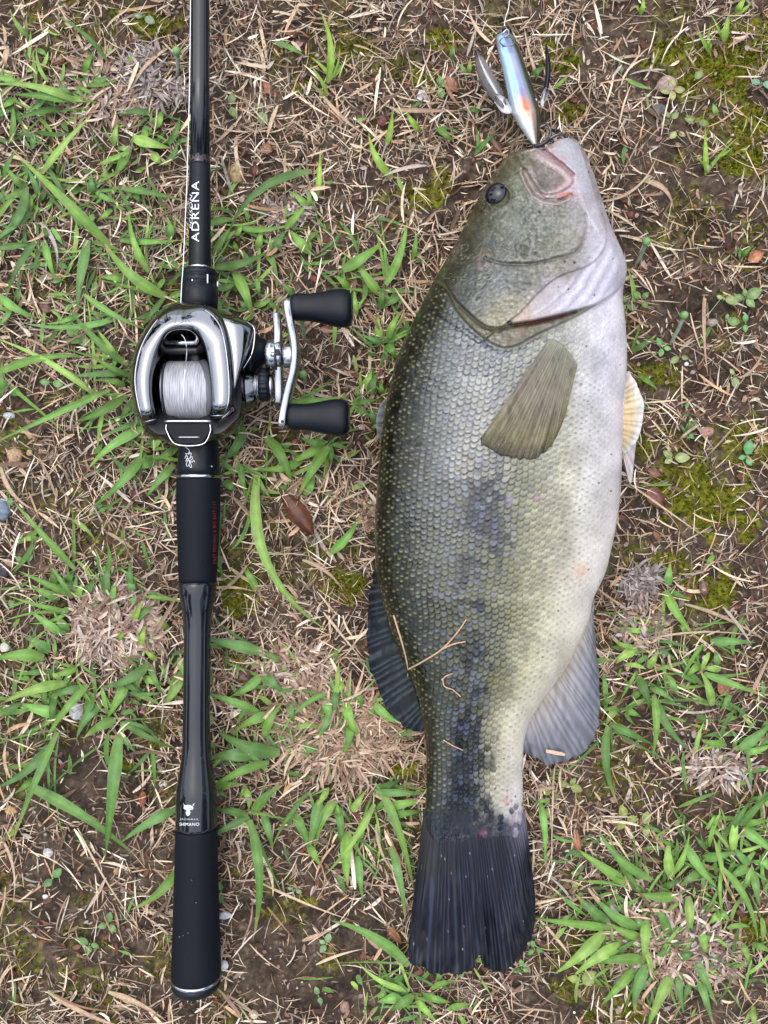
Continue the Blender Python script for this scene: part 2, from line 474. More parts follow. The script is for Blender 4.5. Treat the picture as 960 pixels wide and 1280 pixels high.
parts_ = []
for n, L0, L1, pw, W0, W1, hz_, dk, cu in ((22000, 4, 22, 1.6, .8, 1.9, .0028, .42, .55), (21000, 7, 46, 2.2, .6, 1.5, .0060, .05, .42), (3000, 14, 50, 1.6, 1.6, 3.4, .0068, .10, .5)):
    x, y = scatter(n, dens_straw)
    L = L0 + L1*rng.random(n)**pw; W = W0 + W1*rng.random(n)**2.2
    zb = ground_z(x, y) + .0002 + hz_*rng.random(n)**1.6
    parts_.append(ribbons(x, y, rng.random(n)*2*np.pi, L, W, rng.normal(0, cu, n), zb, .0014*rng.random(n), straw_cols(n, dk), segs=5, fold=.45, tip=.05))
off = np.cumsum([0] + [len(q_[0]) for q_ in parts_])
V, F, C, uv = [np.concatenate([q_[k_] + (off[i_] if k_ == 1 else 0) for i_, q_ in enumerate(parts_)]) for k_ in range(4)]
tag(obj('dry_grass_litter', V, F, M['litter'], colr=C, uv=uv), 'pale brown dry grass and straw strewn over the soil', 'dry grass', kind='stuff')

n = 6500                                            # dark rotted flakes and crumbs under the straw
x, y = scatter(n, lambda a, b: np.clip((1-.5*bare_mask(a, b))*(1-.7*moss_mask(a, b)), .1, 1))
fc = linA([(92,58,44),(120,84,66),(74,52,44),(140,112,98),(110,66,50),(150,132,122)])[rng.integers(0, 6, n)]*(.5+.6*rng.random((n, 1)))
V, F, C, uv = ribbons(x, y, rng.random(n)*6.3, 4 + 12*rng.random(n)**2, 2 + 5*rng.random(n)**2, rng.normal(0, .8, n), ground_z(x, y) + .0003 + .002*rng.random(n), .0012*rng.random(n), fc, segs=3, fold=.5)
tag(obj('leaf_crumbs', V, F, M['litter'], colr=C, uv=uv), 'dark brown crumbs of rotted leaf lying on the soil', 'leaf litter', kind='stuff')

# grit: little stones, eight-sided lumps
n = 5200
x, y = scatter(n, lambda a, b: np.clip(.12 + .9*bare_mask(a, b), 0, 1)*(1-.7*moss_mask(a, b)))
r = (.5 + 2.0*rng.random(n)**5)
octv = np.array([(1,0,0),(-1,0,0),(0,1,0),(0,-1,0),(0,0,1),(0,0,-1)], float)
octf = np.array([(0,2,4),(2,1,4),(1,3,4),(3,0,4),(2,0,5),(1,2,5),(3,1,5),(0,3,5)])
g = ground_z(x, y)
V = PA(x, y, g + r*.0001)[:, None] + octv[None]*(r[:, None, None]*.00045)*(.6+.7*rng.random((n, 6, 1)))
F = (octf[None] + (np.arange(n)*6)[:, None, None]).reshape(-1, 3)
gc = linA([(120,100,84),(150,136,124),(96,80,70),(176,164,152),(86,84,84),(140,112,88),(205,200,194)])[rng.integers(0, 7, n)]*(.55+.5*rng.random((n, 1)))
tag(obj('grit', V.reshape(-1, 3), F, M['stone'], colr=np.repeat(gc, 6, 0), smooth=False), 'fine grit and tiny stones on the bare soil', 'grit', kind='stuff')

# moss: short spiky shoots
n = 22000
x, y = scatter(n, lambda a, b: np.clip(moss_mask(a, b)*1.1 - .22, 0, 1)*(.4+.9*fbm(a/9, b/9, 81, 2)))
h = .0012 + .0022*rng.random(n); a = rng.random(n)*6.3
g = ground_z(x, y)
base = PA(x, y, g); k3 = np.arange(3)*2.094
rad = .0006 + .0007*rng.random(n)
tri = base[:, None] + np.stack([np.cos(a[:, None]+k3)*rad[:, None], np.sin(a[:, None]+k3)*rad[:, None], np.zeros((n, 3))], -1)
top = base + np.stack([rng.normal(0, .0007, n), rng.normal(0, .0007, n), h], -1)
V = np.concatenate([tri, top[:, None]], 1)
F = (np.array([(0,1,3),(1,2,3),(2,0,3)])[None] + (np.arange(n)*4)[:, None, None]).reshape(-1, 3)
mc = linA([(110,116,30),(134,128,30),(84,94,28),(148,136,44),(96,108,20)])[rng.integers(0, 5, n)]*(.55+.5*rng.random((n, 1)))
C = np.repeat(mc[:, None], 4, 1); C[:, :3] *= .8
tag(obj('moss', V.reshape(-1, 3), F, M['moss'], colr=C.reshape(-1, 3), smooth=False), 'yellow green moss growing in patches on the soil', 'moss', kind='stuff')

# short green grass between the tufts
GREENS = linA([(112,152,66),(132,172,78),(96,136,62),(148,182,90),(120,164,80),(106,146,78)])
GR = [(60,130,70,60,.8),(190,190,60,60,.6),(40,260,60,80,1),(110,240,80,60,.8),(170,300,70,60,.8),(120,400,90,50,.7),(160,470,60,60,.8),(200,560,60,70,.6),
      (110,720,60,40,.6),(60,850,70,60,.9),(150,870,70,50,.8),(290,300,60,40,.9),(310,370,50,60,.7),(370,300,50,40,.5),(460,340,50,60,.6),(480,430,40,70,.6),
      (340,580,70,40,.7),(310,850,50,40,.6),(310,930,50,40,.9),(400,900,70,50,.5),(430,1020,80,50,.8),(500,1000,40,40,.6),(510,1240,60,40,.8),
      (820,840,60,60,.8),(910,900,60,60,.7),(860,1080,100,50,1),(800,1180,90,70,1),(930,1050,50,60,1),(900,1200,70,60,.6),(440,500,40,40,.5)]
def dens_green(px, py):
    m = np.zeros(np.shape(px))
    for cx, cy, rx, ry, s in GR:
        m = np.maximum(m, s*np.exp(-((px-cx)/rx)**2 - ((py-cy)/ry)**2))
    out = (px < -30) | (px > 990) | (py < -30) | (py > 1310)
    return np.where(out, .35*sstep(.45, .6, fbm(px/90, py/90, 91, 3)), m) + .012
n = 1700
x, y = scatter(n, dens_green)
V, F, C, uv = ribbons(x, y, rng.random(n)*6.3, 13 + 44*rng.random(n)**1.3, 2.0 + 4.6*rng.random(n)**1.4, rng.normal(0, .5, n), ground_z(x, y) + .001 + .004*rng.random(n),
                      .003*rng.random(n), GREENS[rng.integers(0, 6, n)]*(.55+.4*rng.random((n, 1))), segs=5, fold=.35, tip=.02)
tag(obj('short_grass', V, F, M['grass'], colr=C, uv=uv), 'short green grass blades between the larger tufts', 'grass', kind='stuff')

# ---------------------------------------------------------------- the wood round the clearing (mirrored in the chrome and lacquer)
def wood_mesh():
    V, F, C, o = [], [], [], 0
    for k_ in range(13):
        a = k_/13*2*np.pi + rng.normal(0, .12); d = 5.7 + 2.8*rng.random(); hgt = 5.5 + 2.5*rng.random()
        if abs(np.cos(a - 2.2)) > .97: d += 3
        c = np.array([d*np.cos(a), d*np.sin(a)])
        tv, tf = tube_np([(c[0], c[1], -.1), (c[0]+.1, c[1], hgt*.4), (c[0]-.1, c[1]+.1, hgt*.8)], [.16, .12, .04], 8)
        V.append(tv); F += [[i+o for i in (f[:4])] for f in tf if len(f) == 4]; C.append(np.ones((len(tv), 1))*linA((84,70,58))); o += len(tv)
        n = 1500; q_ = rng.normal(0, 1, (n, 3)); q_ /= np.linalg.norm(q_, axis=1)[:, None]; q_ *= (rng.random((n, 1))**.4)
        lob = .75 + .5*np.sin(q_[:, :1]*4 + k_)*np.cos(q_[:, 1:2]*5)
        ctr = np.array([c[0], c[1], hgt*.62]) + q_*lob*np.array([1.9, 1.9, hgt*.42]); r_ = .10 + .12*rng.random((n, 1))
        u1 = rng.normal(0, 1, (n, 3)); u1 /= np.linalg.norm(u1, axis=1)[:, None]; u2 = np.cross(u1, rng.normal(0, 1, (n, 3))); u2 /= np.linalg.norm(u2, axis=1)[:, None]
        lv = np.stack([ctr-u1*r_, ctr-u2*r_*.6, ctr+u1*r_, ctr+u2*r_*.6], 1).reshape(-1, 3)
        V.append(lv); F += (np.arange(n*4).reshape(-1, 4) + o).tolist(); o += n*4
        C.append(np.repeat(linA([(66,86,42),(78,98,50),(52,72,38)])[rng.integers(0, 3, n)], 4, 0))
    return np.vstack(V), np.array(F), np.vstack(C)
V, F, C = wood_mesh()
tag(obj('woodland', V, F, M['leaf'], colr=C, smooth=False), 'dark leafy wood standing all round the clearing', 'wood', kind='stuff')
# ---------------------------------------------------------------- fish: lies on its side, head at the top, back to the left
LEFT = np.array([(172.5,705),(174,697),(177,692),(181,688),(184,682),(185.6,664),(188,647),(191,640),(196,633),(205,626),(215,618),(235,605),(260,592),(290,577),(320,560),(352,541),
        (390,522),(420,507),(450,495),(500,483),(540,477),(600,472),(650,468),(700,469),(725,472),(749,477),(794,489),(835,507),(869,520),(910,530),(944,533),(992,533),(1015,531),(1040,534),(1070,545)], float)
RIGHT = np.array([(172.5,712),(174,718),(178,724),(185,729),(198,735),(225,745),(250,753),(278,762),(300,772),(318,780),(332,784),(345,783.5),(356,780),(370,778),(395,781),(430,784),(460,784),
        (500,781),(560,778),(593,777),(618,776),(643,773),(685,765),(714,758),(728,752),(745,743),(775,737),(794,729),(839,706),(872,680),(902,662),(925,655),(962,653),(1000,654),(1024,654),(1045,648),(1070,635)], float)
HT = np.array([(172.5,.004),(178,.0075),(190,.012),(210,.017),(250,.024),(330,.032),(450,.036),(600,.036),(750,.031),(850,.024),(940,.0165),(1010,.0105),(1045,.0058),(1070,.0010)])
ZC = np.array([(172.5,.026),(250,.030),(330,.034),(450,.037),(600,.037),(750,.032),(850,.025),(940,.018),(1010,.013),(1070,.0105)])

rows = np.concatenate([np.linspace(172.5, 200, 50)[:-1], np.linspace(200, 1070, 780)])
def smooth1(a, k):
    ker = np.ones(k)/k; p = np.pad(a, k//2, mode='edge'); return np.convolve(p, ker, 'valid')[:len(a)]
xl = np.interp(rows, LEFT[:, 0], LEFT[:, 1]); xr = np.interp(rows, RIGHT[:, 0], RIGHT[:, 1])
xl[60:] = smooth1(xl, 13)[60:]; xr[60:] = smooth1(xr, 13)[60:]
ht = smooth1(np.interp(rows, HT[:, 0], HT[:, 1]), 9); zc = smooth1(np.interp(rows, ZC[:, 0], ZC[:, 1]), 9)
NU = 270
u = -np.cos(np.linspace(0, np.pi, NU)); u = .6*u + .4*np.linspace(-1, 1, NU)
U, PY = np.meshgrid(u, rows)
PX = xl[:, None] + (xr-xl)[:, None]*(U+1)/2
prof = np.clip(1 - np.abs(U)**2.35, 0, 1)**.56
Z = zc[:, None] + ht[:, None]*prof
edge = 1 - sstep(.88, .995, np.abs(U))

# relief of the head, measured outlines
OPERC = [(540,350),(554,352),(563,364),(570,376),(580,386),(594,399),(606,407),(620,410),(642,406),(665,403),(700,394),(730,385),(752,378),(770,366),(784,350),(800,340),(800,150),(500,150)]
MEMB = [(545,352),(560,366),(570,388),(586,407),(602,421),(618,431),(632,435),(648,431),(665,422),(690,410),(712,400),(735,388),(760,372),(800,340),(800,150),(500,150)]
MAX = [(640,190),(650,186),(665,186),(685,197),(705,210),(717,222),(714,232),(702,240),(686,244),(676,241),(667,229),(658,216),(648,205)]
MAXIN = [(662,196),(680,202),(700,213),(708,221),(704,230),(692,237),(680,238),(673,228),(668,214)]
JAWGAP = [(680,188),(690,196),(703,206),(716,218)]
LOWJ = [(688,180),(700,172),(716,172),(730,186),(748,235),(764,285),(748,292),(733,270),(722,240),(716,220),(700,206),(690,196)]
PREOP = [(606,322),(618,327),(635,330),(665,330),(692,324),(715,318),(727,306),(734,286),(732,268)]
GROOVE = [(655,212),(661,226),(669,240),(682,249),(700,250),(714,244)]
BRAN = [(650,398),(690,372),(720,340),(745,305),(762,290),(784,335),(770,366),(752,378),(730,385),(700,394)]
head = rows < 470; nh = head.sum()
hx, hy = PX[:nh], PY[:nh]
dz = np.zeros_like(Z)
OPERC[:] = [tuple(q_) for q_ in spline(OPERC[:16], 70)] + OPERC[16:]; MEMB[:] = [tuple(q_) for q_ in spline(MEMB[:13], 60)] + MEMB[13:]
MAX = [tuple(q_) for q_ in spline(MAX, 50, True)]; MAXIN = [tuple(q_) for q_ in spline(MAXIN, 40, True)]
PREOP = [tuple(q_) for q_ in spline(PREOP, 40)]
so = sdist(hx, hy, OPERC); sm = sdist(hx, hy, MEMB)
d = .0012*sstep(-1, 3, sm) + .0026*sstep(-.8, 2.4, so) - .0010*np.exp(-(np.minimum(so, 0)/3)**2)*(so < 0) - .0012*np.exp(-((sm+2)/4)**2)*(sm < 0)
pg = seg_dist(hx, hy, PREOP); d += -.0016*np.exp(-(pg/1.9)**2)
cheek = inside(hx, hy, PREOP + [(700,240),(600,250)]); d += np.where(cheek, .0010*sstep(0, 7, pg)*sstep(0, 45, seg_dist(hx, hy, [PREOP[-1], (700,240), (600,250), PREOP[0]])), 0)
IOP = [tuple(q_) for q_ in spline([(752,262),(758,284),(758,302),(750,320),(732,334),(706,343),(690,352),(672,368),(650,392)], 60)]
siop = sdist(hx, hy, IOP + [(600,430),(480,350),(480,140),(752,140)]); d += .0013*sstep(-.8, 2.2, siop)*sstep(800, 720, hx)
FOLD2 = [(654,216),(660,230),(668,243),(680,250),(696,252),(709,247)]
smx = sdist(hx, hy, MAX); d += .0022*sstep(-1.5, 3.5, smx)
smi = sdist(hx, hy, MAXIN); d += -.0016*sstep(-2, 4, smi)
gv = seg_dist(hx, hy, GROOVE); d += -.0030*np.exp(-(gv/2.4)**2)
f2 = seg_dist(hx, hy, FOLD2); d += .0012*np.exp(-((f2-3.2)/2.0)**2)*(hy > 214)
jg = seg_dist(hx, hy, JAWGAP); d += -.0040*np.exp(-(jg/2.4)**2)
slj = sdist(hx, hy, LOWJ); d += .0010*sstep(-1, 4, slj)
sb = sdist(hx, hy, BRAN)
br = np.sin((np.hypot(hx-575, hy-235) - 150 + .10*(hx-680) + 5*fbm(hx/30, hy/30, 107, 2))*2*np.pi/15.5)
d += .00032*br*sstep(0, 8, sb)
SLIT = [(643,406),(665,403),(700,395),(718,390)]
sl = seg_dist(hx, hy, SLIT); d += -.0030*np.exp(-(sl/2.6)**2)
es = np.hypot((hx-622)/16, (hy-245)/14); d += .0012*np.exp(-((es-1.05)/.22)**2) - .0045*sstep(1.0, .85, es)
hcell, hrid = cell(hx/4.6, hy/3.6, 108)
d += .00028*(.5-hcell)*sstep(745, 690, hx + .3*(hy-300)) + .0007*(fbm(hx/11, hy/11, 101, 3)-.5) + .0003*(fbm(hx/3.5, hy/3.5, 102, 2)-.5)
dz[:nh] = d*edge[:nh]
# belly dimples and soft unevenness of the flank
dz += edge*(.0016*(fbm(PX/70, PY/110, 103, 2)-.5))
VENT = np.hypot((PX-668)/34, (PY-740)/12); dz -= .0009*np.exp(-VENT**2)

# scales: rows along the body, the one nearer the head on top
surf = PA(PX, PY, Z)
arc = np.concatenate([np.zeros((len(rows), 1)), np.cumsum(np.linalg.norm(np.diff(surf, axis=1), axis=2), 1)], 1)
mid = arc[:, NU//2][:, None]
q = (arc - mid)/(.00310*np.interp(PY, [420,700,1000], [1.05,1.0,.94])) + .28*np.sin(PY/90.) + 1.0*(fbm(PX/45, PY/45, 105, 2)-.5)
s = PY/7.6 + .12*np.abs(q)*.6 + .15*np.sin(q*.7) + 1.1*(fbm(PX/40, PY/40, 106, 2)-.5)
best = np.full(PX.shape, 1e9); lx = np.zeros(PX.shape); ly = np.zeros(PX.shape); er = np.ones(PX.shape); sid = np.zeros(PX.shape)
for dj in (-1, 0, 1):
    j = np.round(q) + dj; off = .5*(np.mod(j, 2))
    for di in (-2, -1, 0, 1, 2):
        i = np.floor(s - off) + di; cy = i + off
        jit = (hash2(j, i, 5) - .5)*.34
        a = q - j; b = s - cy + jit
        rr = (a/.66)**2 + (b/1.02)**2
        m = (rr < 1) & (cy < best)
        best = np.where(m, cy, best); lx = np.where(m, a, lx); ly = np.where(m, b, ly)
        er = np.where(m, 1 - np.sqrt(np.maximum(rr, 0)), er); sid = np.where(m, hash2(j, i, 9), sid)
som = np.full(PX.shape, -50.); som[:nh] = sm
scaled = sstep(3, -5, som)*sstep(1058, 1025, PY)                 # 0 on the head, 1 on the body
tt = (U+1)/2
amp = .00040*scaled*(1 - .55*sstep(.8, 1, tt))*(.75+.5*sid)
tiltx = (np.mod(sid*7.31, 1)-.5); tilty = (np.mod(sid*13.7, 1)-.5)
dz += amp*edge*((ly+1)*.5 - .5 + .35*sstep(0, .14, er) + 1.25*tiltx*lx + .8*tilty*ly)
dz += .0016*sstep(1018, 1050, PY)*(fbm(PX/8, PY/14, 137, 3)-.5)*2
Ztop = Z + dz

# pigment, plus painted sky reflection: the sharp step from dark back to silvery flank
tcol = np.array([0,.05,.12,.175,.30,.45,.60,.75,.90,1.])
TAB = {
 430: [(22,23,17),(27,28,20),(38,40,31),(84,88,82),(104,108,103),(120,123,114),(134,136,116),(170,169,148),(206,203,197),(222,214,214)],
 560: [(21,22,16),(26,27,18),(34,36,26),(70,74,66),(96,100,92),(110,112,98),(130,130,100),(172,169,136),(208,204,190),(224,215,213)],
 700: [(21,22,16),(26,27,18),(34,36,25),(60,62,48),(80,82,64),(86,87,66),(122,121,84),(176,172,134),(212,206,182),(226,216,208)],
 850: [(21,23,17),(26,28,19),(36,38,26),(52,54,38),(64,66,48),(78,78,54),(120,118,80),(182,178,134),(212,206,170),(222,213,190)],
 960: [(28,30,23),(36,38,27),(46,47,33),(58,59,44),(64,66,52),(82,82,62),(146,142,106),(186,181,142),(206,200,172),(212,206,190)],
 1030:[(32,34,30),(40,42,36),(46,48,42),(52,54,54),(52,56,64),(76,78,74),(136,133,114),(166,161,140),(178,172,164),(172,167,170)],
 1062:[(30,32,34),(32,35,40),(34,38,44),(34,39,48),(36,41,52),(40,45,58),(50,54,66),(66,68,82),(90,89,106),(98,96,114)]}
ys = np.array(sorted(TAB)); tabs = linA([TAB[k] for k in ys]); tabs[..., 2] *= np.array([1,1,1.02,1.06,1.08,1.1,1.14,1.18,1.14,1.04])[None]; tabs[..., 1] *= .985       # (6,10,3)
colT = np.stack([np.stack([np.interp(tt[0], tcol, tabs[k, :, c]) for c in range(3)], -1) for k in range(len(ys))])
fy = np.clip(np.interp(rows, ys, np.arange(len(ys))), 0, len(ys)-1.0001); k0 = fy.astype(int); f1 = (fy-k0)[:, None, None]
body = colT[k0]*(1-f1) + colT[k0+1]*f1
# dark lateral band, blotchy and stronger towards the tail
bandx = np.interp(rows, [430,520,600,680,760,850,930,1040], [612,600,604,606,596,590,588,586])[:, None]
bw = np.interp(rows, [430,600,700,850,1000,1040], [30,30,30,24,24,30])[:, None]
bs = np.interp(rows, [430,520,600,660,740,800,860,920,1040], [.0,.15,.42,.66,.66,.66,.9,1.05,.95])[:, None]
bl = fbm(PX/30, PY/34, 111, 3)
sid2 = np.mod(sid*5.77, 1); sid3 = np.mod(sid*29.3, 1)
bandf = bs*np.exp(-np.abs((PX-bandx)/(bw*1.15))**2.4)*(.55+.9*sstep(.3, .65, bl))
band = sstep(-.10, .10, bandf - .25 - .55*sid2)*np.clip(.45 + .5*sid3, 0, .92) + .25*np.clip(bandf, 0, 1)
band = (np.clip(band, 0, .94)*scaled)[..., None]
body = body*(.62 + .76*fbm(PX/22, PY/30, 113, 4))[..., None]*(1 - (.42*(sid3-.5)*scaled*(1-.85*sstep(.62, .88, tt)))[..., None])
gold = np.exp(-((tt-.50)/.2)**2)*sstep(540, 700, PY)*sstep(960, 800, PY)*sstep(.35, .65, fbm(PX/26, PY/22, 115, 3))
body = body*(1 - .4*gold[..., None]) + linA((112,106,58))*(.4*gold)[..., None]
body = body*(1-band) + linA((26,28,32))*band
# each scale: dark hind rim on back and flank, pale dash on the back, pale face with painted glint on the flank, dark heart on the lower side
rim = sstep(.40, .04, er)*(1 - .88*sstep(.52, .86, tt))*scaled*(.7+.5*fbm(PX/35, PY/35, 119, 2))
tickm = np.exp(-((lx + .2*(sid2-.5))/.30)**2 - ((ly-.60-.16*(sid3-.5))/.13)**2)*scaled
tick = tickm*(1 - sstep(.16, .30, tt))*sstep(.15, .8, sid2)
heart = np.exp(-(lx/.36)**2 - ((ly-.58)/.20)**2)*scaled
low = sstep(.25, .75, heart)*np.exp(-((tt-.69)/.23)**4)*sstep(400, 500, PY)*(.35+.65*sid2)
flank = sstep(.2, .9, heart)*np.exp(-((tt-.36)/.20)**4)*(.25 + .75*sid3)
body = body*(1 - np.clip(.86*rim, 0, .92)[..., None])
body = body*(1 - tick[..., None]*.9) + linA((146,140,96))*(tick*.9)[..., None]
body = body*(1 - (low*.74)[..., None]) + linA((82,84,90))*(low*.74)[..., None]
fl = flank*(.62 - .40*band[..., 0])*np.interp(PY, [430,560,650,760,900], [1,.95,.62,.42,.30]); body = body*(1 - fl[..., None]) + linA((158,163,158))*fl[..., None]
blue = (sid2 > .74)*np.exp(-((tt-.40)/.22)**2)*scaled*.30*(1-rim)
body = body*(1 - blue[..., None]) + linA((92,104,140))*blue[..., None]
tl = sstep(-.22, .22, (PY-1020)/70 + .55*(sid2-.5) + .5*(fbm(PX/9, PY/16, 117, 3)-.5))
tcl = linA((31,33,41)) + (linA((104,98,116))-linA((31,33,41)))*sstep(.78, .97, tt)[..., None]*.8
body = body*(1-tl[..., None]) + tcl*(.45+1.1*fbm(PX/2.4, PY/60, 118, 2))[..., None]*tl[..., None]
# head
HC = [(650,192,(96,92,72)),(640,200,(92,89,68)),(622,215,(68,66,48)),(600,250,(50,49,34)),(575,305,(44,44,32)),(552,342,(42,43,31)),
      (645,235,(100,100,78)),(640,262,(94,96,78)),(655,285,(108,112,100)),(680,280,(122,124,114)),(690,305,(118,118,102)),(640,305,(84,86,74)),(610,300,(74,75,60)),
      (605,345,(76,79,70)),(625,355,(88,92,92)),(650,350,(88,90,80)),(600,380,(86,88,78)),(585,365,(66,70,62)),(640,380,(112,108,84)),(620,395,(122,118,90)),
      (670,345,(106,104,90)),(700,335,(128,122,108)),(715,300,(140,134,124)),(725,270,(156,150,146)),(700,258,(124,118,106)),(720,245,(178,166,170)),
      (705,185,(176,178,184)),(716,205,(184,184,192)),(730,230,(190,186,196)),(745,270,(200,194,202)),(755,300,(214,208,220)),(772,325,(222,218,230)),(760,350,(216,212,228)),
      (735,365,(206,202,218)),(710,375,(190,184,194)),(690,360,(168,160,164)),(680,385,(176,166,166)),(655,395,(172,152,138)),(660,180,(128,120,100)),
      (690,182,(186,168,172)),(700,206,(188,160,164)),(712,226,(184,160,164))]
w = np.zeros(hx.shape); hc = np.zeros(hx.shape + (3,))
for ax, ay, c in HC:
    k = 1/(((hx-ax)**2 + (hy-ay)**2) + 40)**1.9
    w += k; hc += k[..., None]*linA(c)
hc /= w[..., None]
mott = fbm(hx/3.6, hy/2.6, 121, 3); mot2 = fbm(hx/20, hy/20, 123, 3)
pale = np.maximum(np.maximum(sstep(2.5, -2.5, siop), sstep(-10, 5, slj)), .75*sstep(700, 750, hx + 16*(fbm(hx/14, hy/14, 127, 3)-.5)))[..., None]
hc = hc*((.62+.76*mott)[..., None]*(1-pale) + pale*(.93+.14*mott)[..., None])*(.85+.3*mot2)[..., None]
sp = sstep(.55, .72, fbm(hx/2.2, hy/1.5, 125, 2))[..., None]*(1-pale)*.38*sstep(.35,.6,fbm(hx/18, hy/14, 126, 2))[..., None]
hc = hc*(1-sp) + linA((170,170,146))*sp
hc = hc*(1 - ((1-pale[..., 0])*(.30*sstep(.35, .7, hcell) + .34*(hrid-.5)))[..., None])
hc *= np.interp(hc.max(-1), [.05, .3, .6], [.86, .9, .86])[..., None]
def over(c, m, rgb): return c*(1-m[..., None]) + linA(rgb)*m[..., None]
hc = over(hc, sstep(-3, 5, smi)*.75*(.6+.6*fbm(hx/10, hy/10, 129, 2)), (92,84,70))
lip = sstep(-1, 2, smx)*(1-sstep(-2, 3, smi)); hc = over(hc, lip*.5*sstep(650, 700, hx)*(.5+.8*fbm(hx/9, hy/9, 128, 2)), (188,164,160))
hc = over(hc, np.exp(-(np.hypot((hx-706)/10, (hy-243)/4))**2)*.85, (196,96,84))
hc = over(hc, np.exp(-(gv/2.6)**2)*.35, (150,132,128))
hc = over(hc, np.exp(-(jg/2.2)**2)*.5, (178,120,124))
hc = over(hc, sstep(0, 8, sb)*.35*sstep(-.2, .9, br), (222,214,230))
hc = over(hc, sstep(0, 8, sb)*.22*sstep(.2, -.9, br), (178,166,178))
memb = sstep(-1, 1, sm)*(1-sstep(-1, 1, so)); hc = over(hc, np.clip(memb*(.62+.5*fbm(hx/6, hy/6, 130, 3)), 0, .95), (74,68,46))
hc = over(hc, memb*.4*sstep(690, 740, hx), (160,150,120))
hc = over(hc, np.exp(-(sl/np.interp(hx, [640, 670, 720], [1.2, 2.2, .7]))**2)*.92, (100,24,36))
hc = over(hc, np.exp(-(pg/1.3)**2)*.3*(1-pale[..., 0]), (58,56,40))
hc = over(hc, sstep(3.4, 2.4, np.hypot((hx-637)/1.3, (hy-403.5)/1.0)), (22,26,36))
for bx, by, br_ in ((706,327,1.6),(718,328,1.7),(674,265,1.4)):
    hc = over(hc, sstep(br_+.6, br_-.4, np.hypot(hx-bx, hy-by)), (30,30,30))
for k, path in enumerate(([(607,292),(604,305),(600,320),(598,336)],[(603,312),(611,318)],[(598,334),(610,330),(620,336)],[(592,322),(600,318)])):
    hc = over(hc, .4*np.exp(-(seg_dist(hx, hy, path)/.9)**2), (146,98,90))
hc = over(hc, .8*np.exp(-(np.hypot((hx-613)/6, (hy-303)/5))**2), (66,74,86))
hc = over(hc, .8*np.exp(-(seg_dist(hx, hy, [(571,374),(580,384),(594,396)])/2.2)**2), (44,52,56))
hc = over(hc, .28*np.exp(-(np.abs(siop)/1.4)**2)*sstep(640, 700, hx), (150,134,132))
hc = over(hc, .35*np.exp(-((smx+1.5)/1.6)**2)*(hx > 650), (206,180,178))
hc = over(hc, .35*np.exp(-((seg_dist(hx, hy, FOLD2)-3.2)/1.6)**2), (196,176,168))
hc = over(hc, .55*np.exp(-(np.hypot((hx-676)/9, (hy-232)/8))**2), (58,54,46))
hc = over(hc, .6*np.exp(-((es-1.12)/.14)**2), (58,58,44))
ishead = sstep(-.8, .8, sm)[..., None]
body[:nh] = body[:nh]*(1-ishead) + hc*ishead
# wounds and blush
for bx, by, r_, c in ((671,622,4,(176,120,150)),(726,713,9,(206,150,130)),(756,727,4,(190,70,80)),(637,625,5,(150,140,165)),(632,1001,4,(190,120,120)),(603,1042,5,(130,70,90))):
    body = over(body, .75*np.exp(-(np.hypot(PX-bx, PY-by)/r_)**2)*(.6+.4*fbm(PX/3, PY/3, 131, 2)), c)
sd_, si_ = cell(PX/30, PY/30, 133); speck = (sd_ < .045*np.mod(si_*7, 1)) & (si_ > .45)
body = np.where(speck[..., None]*(tt > .15)[..., None], body*.25, body)

NB = 36
ub = np.cos(np.linspace(0, np.pi, NB+2)[1:-1])
UB, PYB = np.meshgrid(ub, rows)
PXB = xl[:, None] + (xr-xl)[:, None]*(UB+1)/2
zbt = np.maximum(.0012, .10*ht)[:, None]
ZB = zc[:, None] - (zc[:, None]-zbt)*np.clip(1-np.abs(UB)**2.6, 0, 1)**.5
kk = (CAM_H - zc)[:, None]/1000.
low_v = np.stack([(PXB-480)*kk, (640-PYB)*kk, ZB], -1)
Vt = np.concatenate([PA(PX, PY, Ztop), low_v], 1)
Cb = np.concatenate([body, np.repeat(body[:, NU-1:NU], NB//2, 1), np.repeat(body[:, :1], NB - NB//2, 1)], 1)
nr, ncol = len(rows), NU+NB
F = grid_faces(nr, ncol, True)[:, ::-1].copy()
fish = thing('bass', 'large olive and silver bass lying on its side with gaping white jaw', 'fish')
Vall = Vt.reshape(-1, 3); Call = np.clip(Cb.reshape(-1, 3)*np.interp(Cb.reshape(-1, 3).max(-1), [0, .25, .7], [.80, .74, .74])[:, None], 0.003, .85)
c0, c1_ = Vt[0].mean(0), Vt[-1].mean(0)
n0 = len(Vall)
Vall = np.vstack([Vall, c0, c1_]); Call = np.vstack([Call, Cb[0].mean(0), Cb[-1].mean(0)])
jj = np.arange(ncol); j2 = (jj+1) % ncol
caps = np.concatenate([np.stack([jj, j2, np.full(ncol, n0), np.full(ncol, n0)], -1)[:, :3], np.stack([(nr-1)*ncol+j2, (nr-1)*ncol+jj, np.full(ncol, n0+1)], -1)])
Ftri = np.concatenate([F[:, [0, 1, 2]], F[:, [0, 2, 3]], caps])
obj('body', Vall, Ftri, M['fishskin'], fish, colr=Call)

def fish_z(px, py):
    """height of the fish's upper side at a plan spot"""
    px = np.asarray(px, float); py = np.asarray(py, float)
    r = np.clip(np.interp(py, rows, np.arange(nr)), 0, nr-1).astype(int)
    uu = np.clip(2*(px-xl[r])/(xr[r]-xl[r]) - 1, -1, 1)
    c = np.interp(uu, u, np.arange(NU)).astype(int)
    return np.where((px >= xl[r]-1) & (px <= xr[r]+1), Ztop[r, c], 0.004)

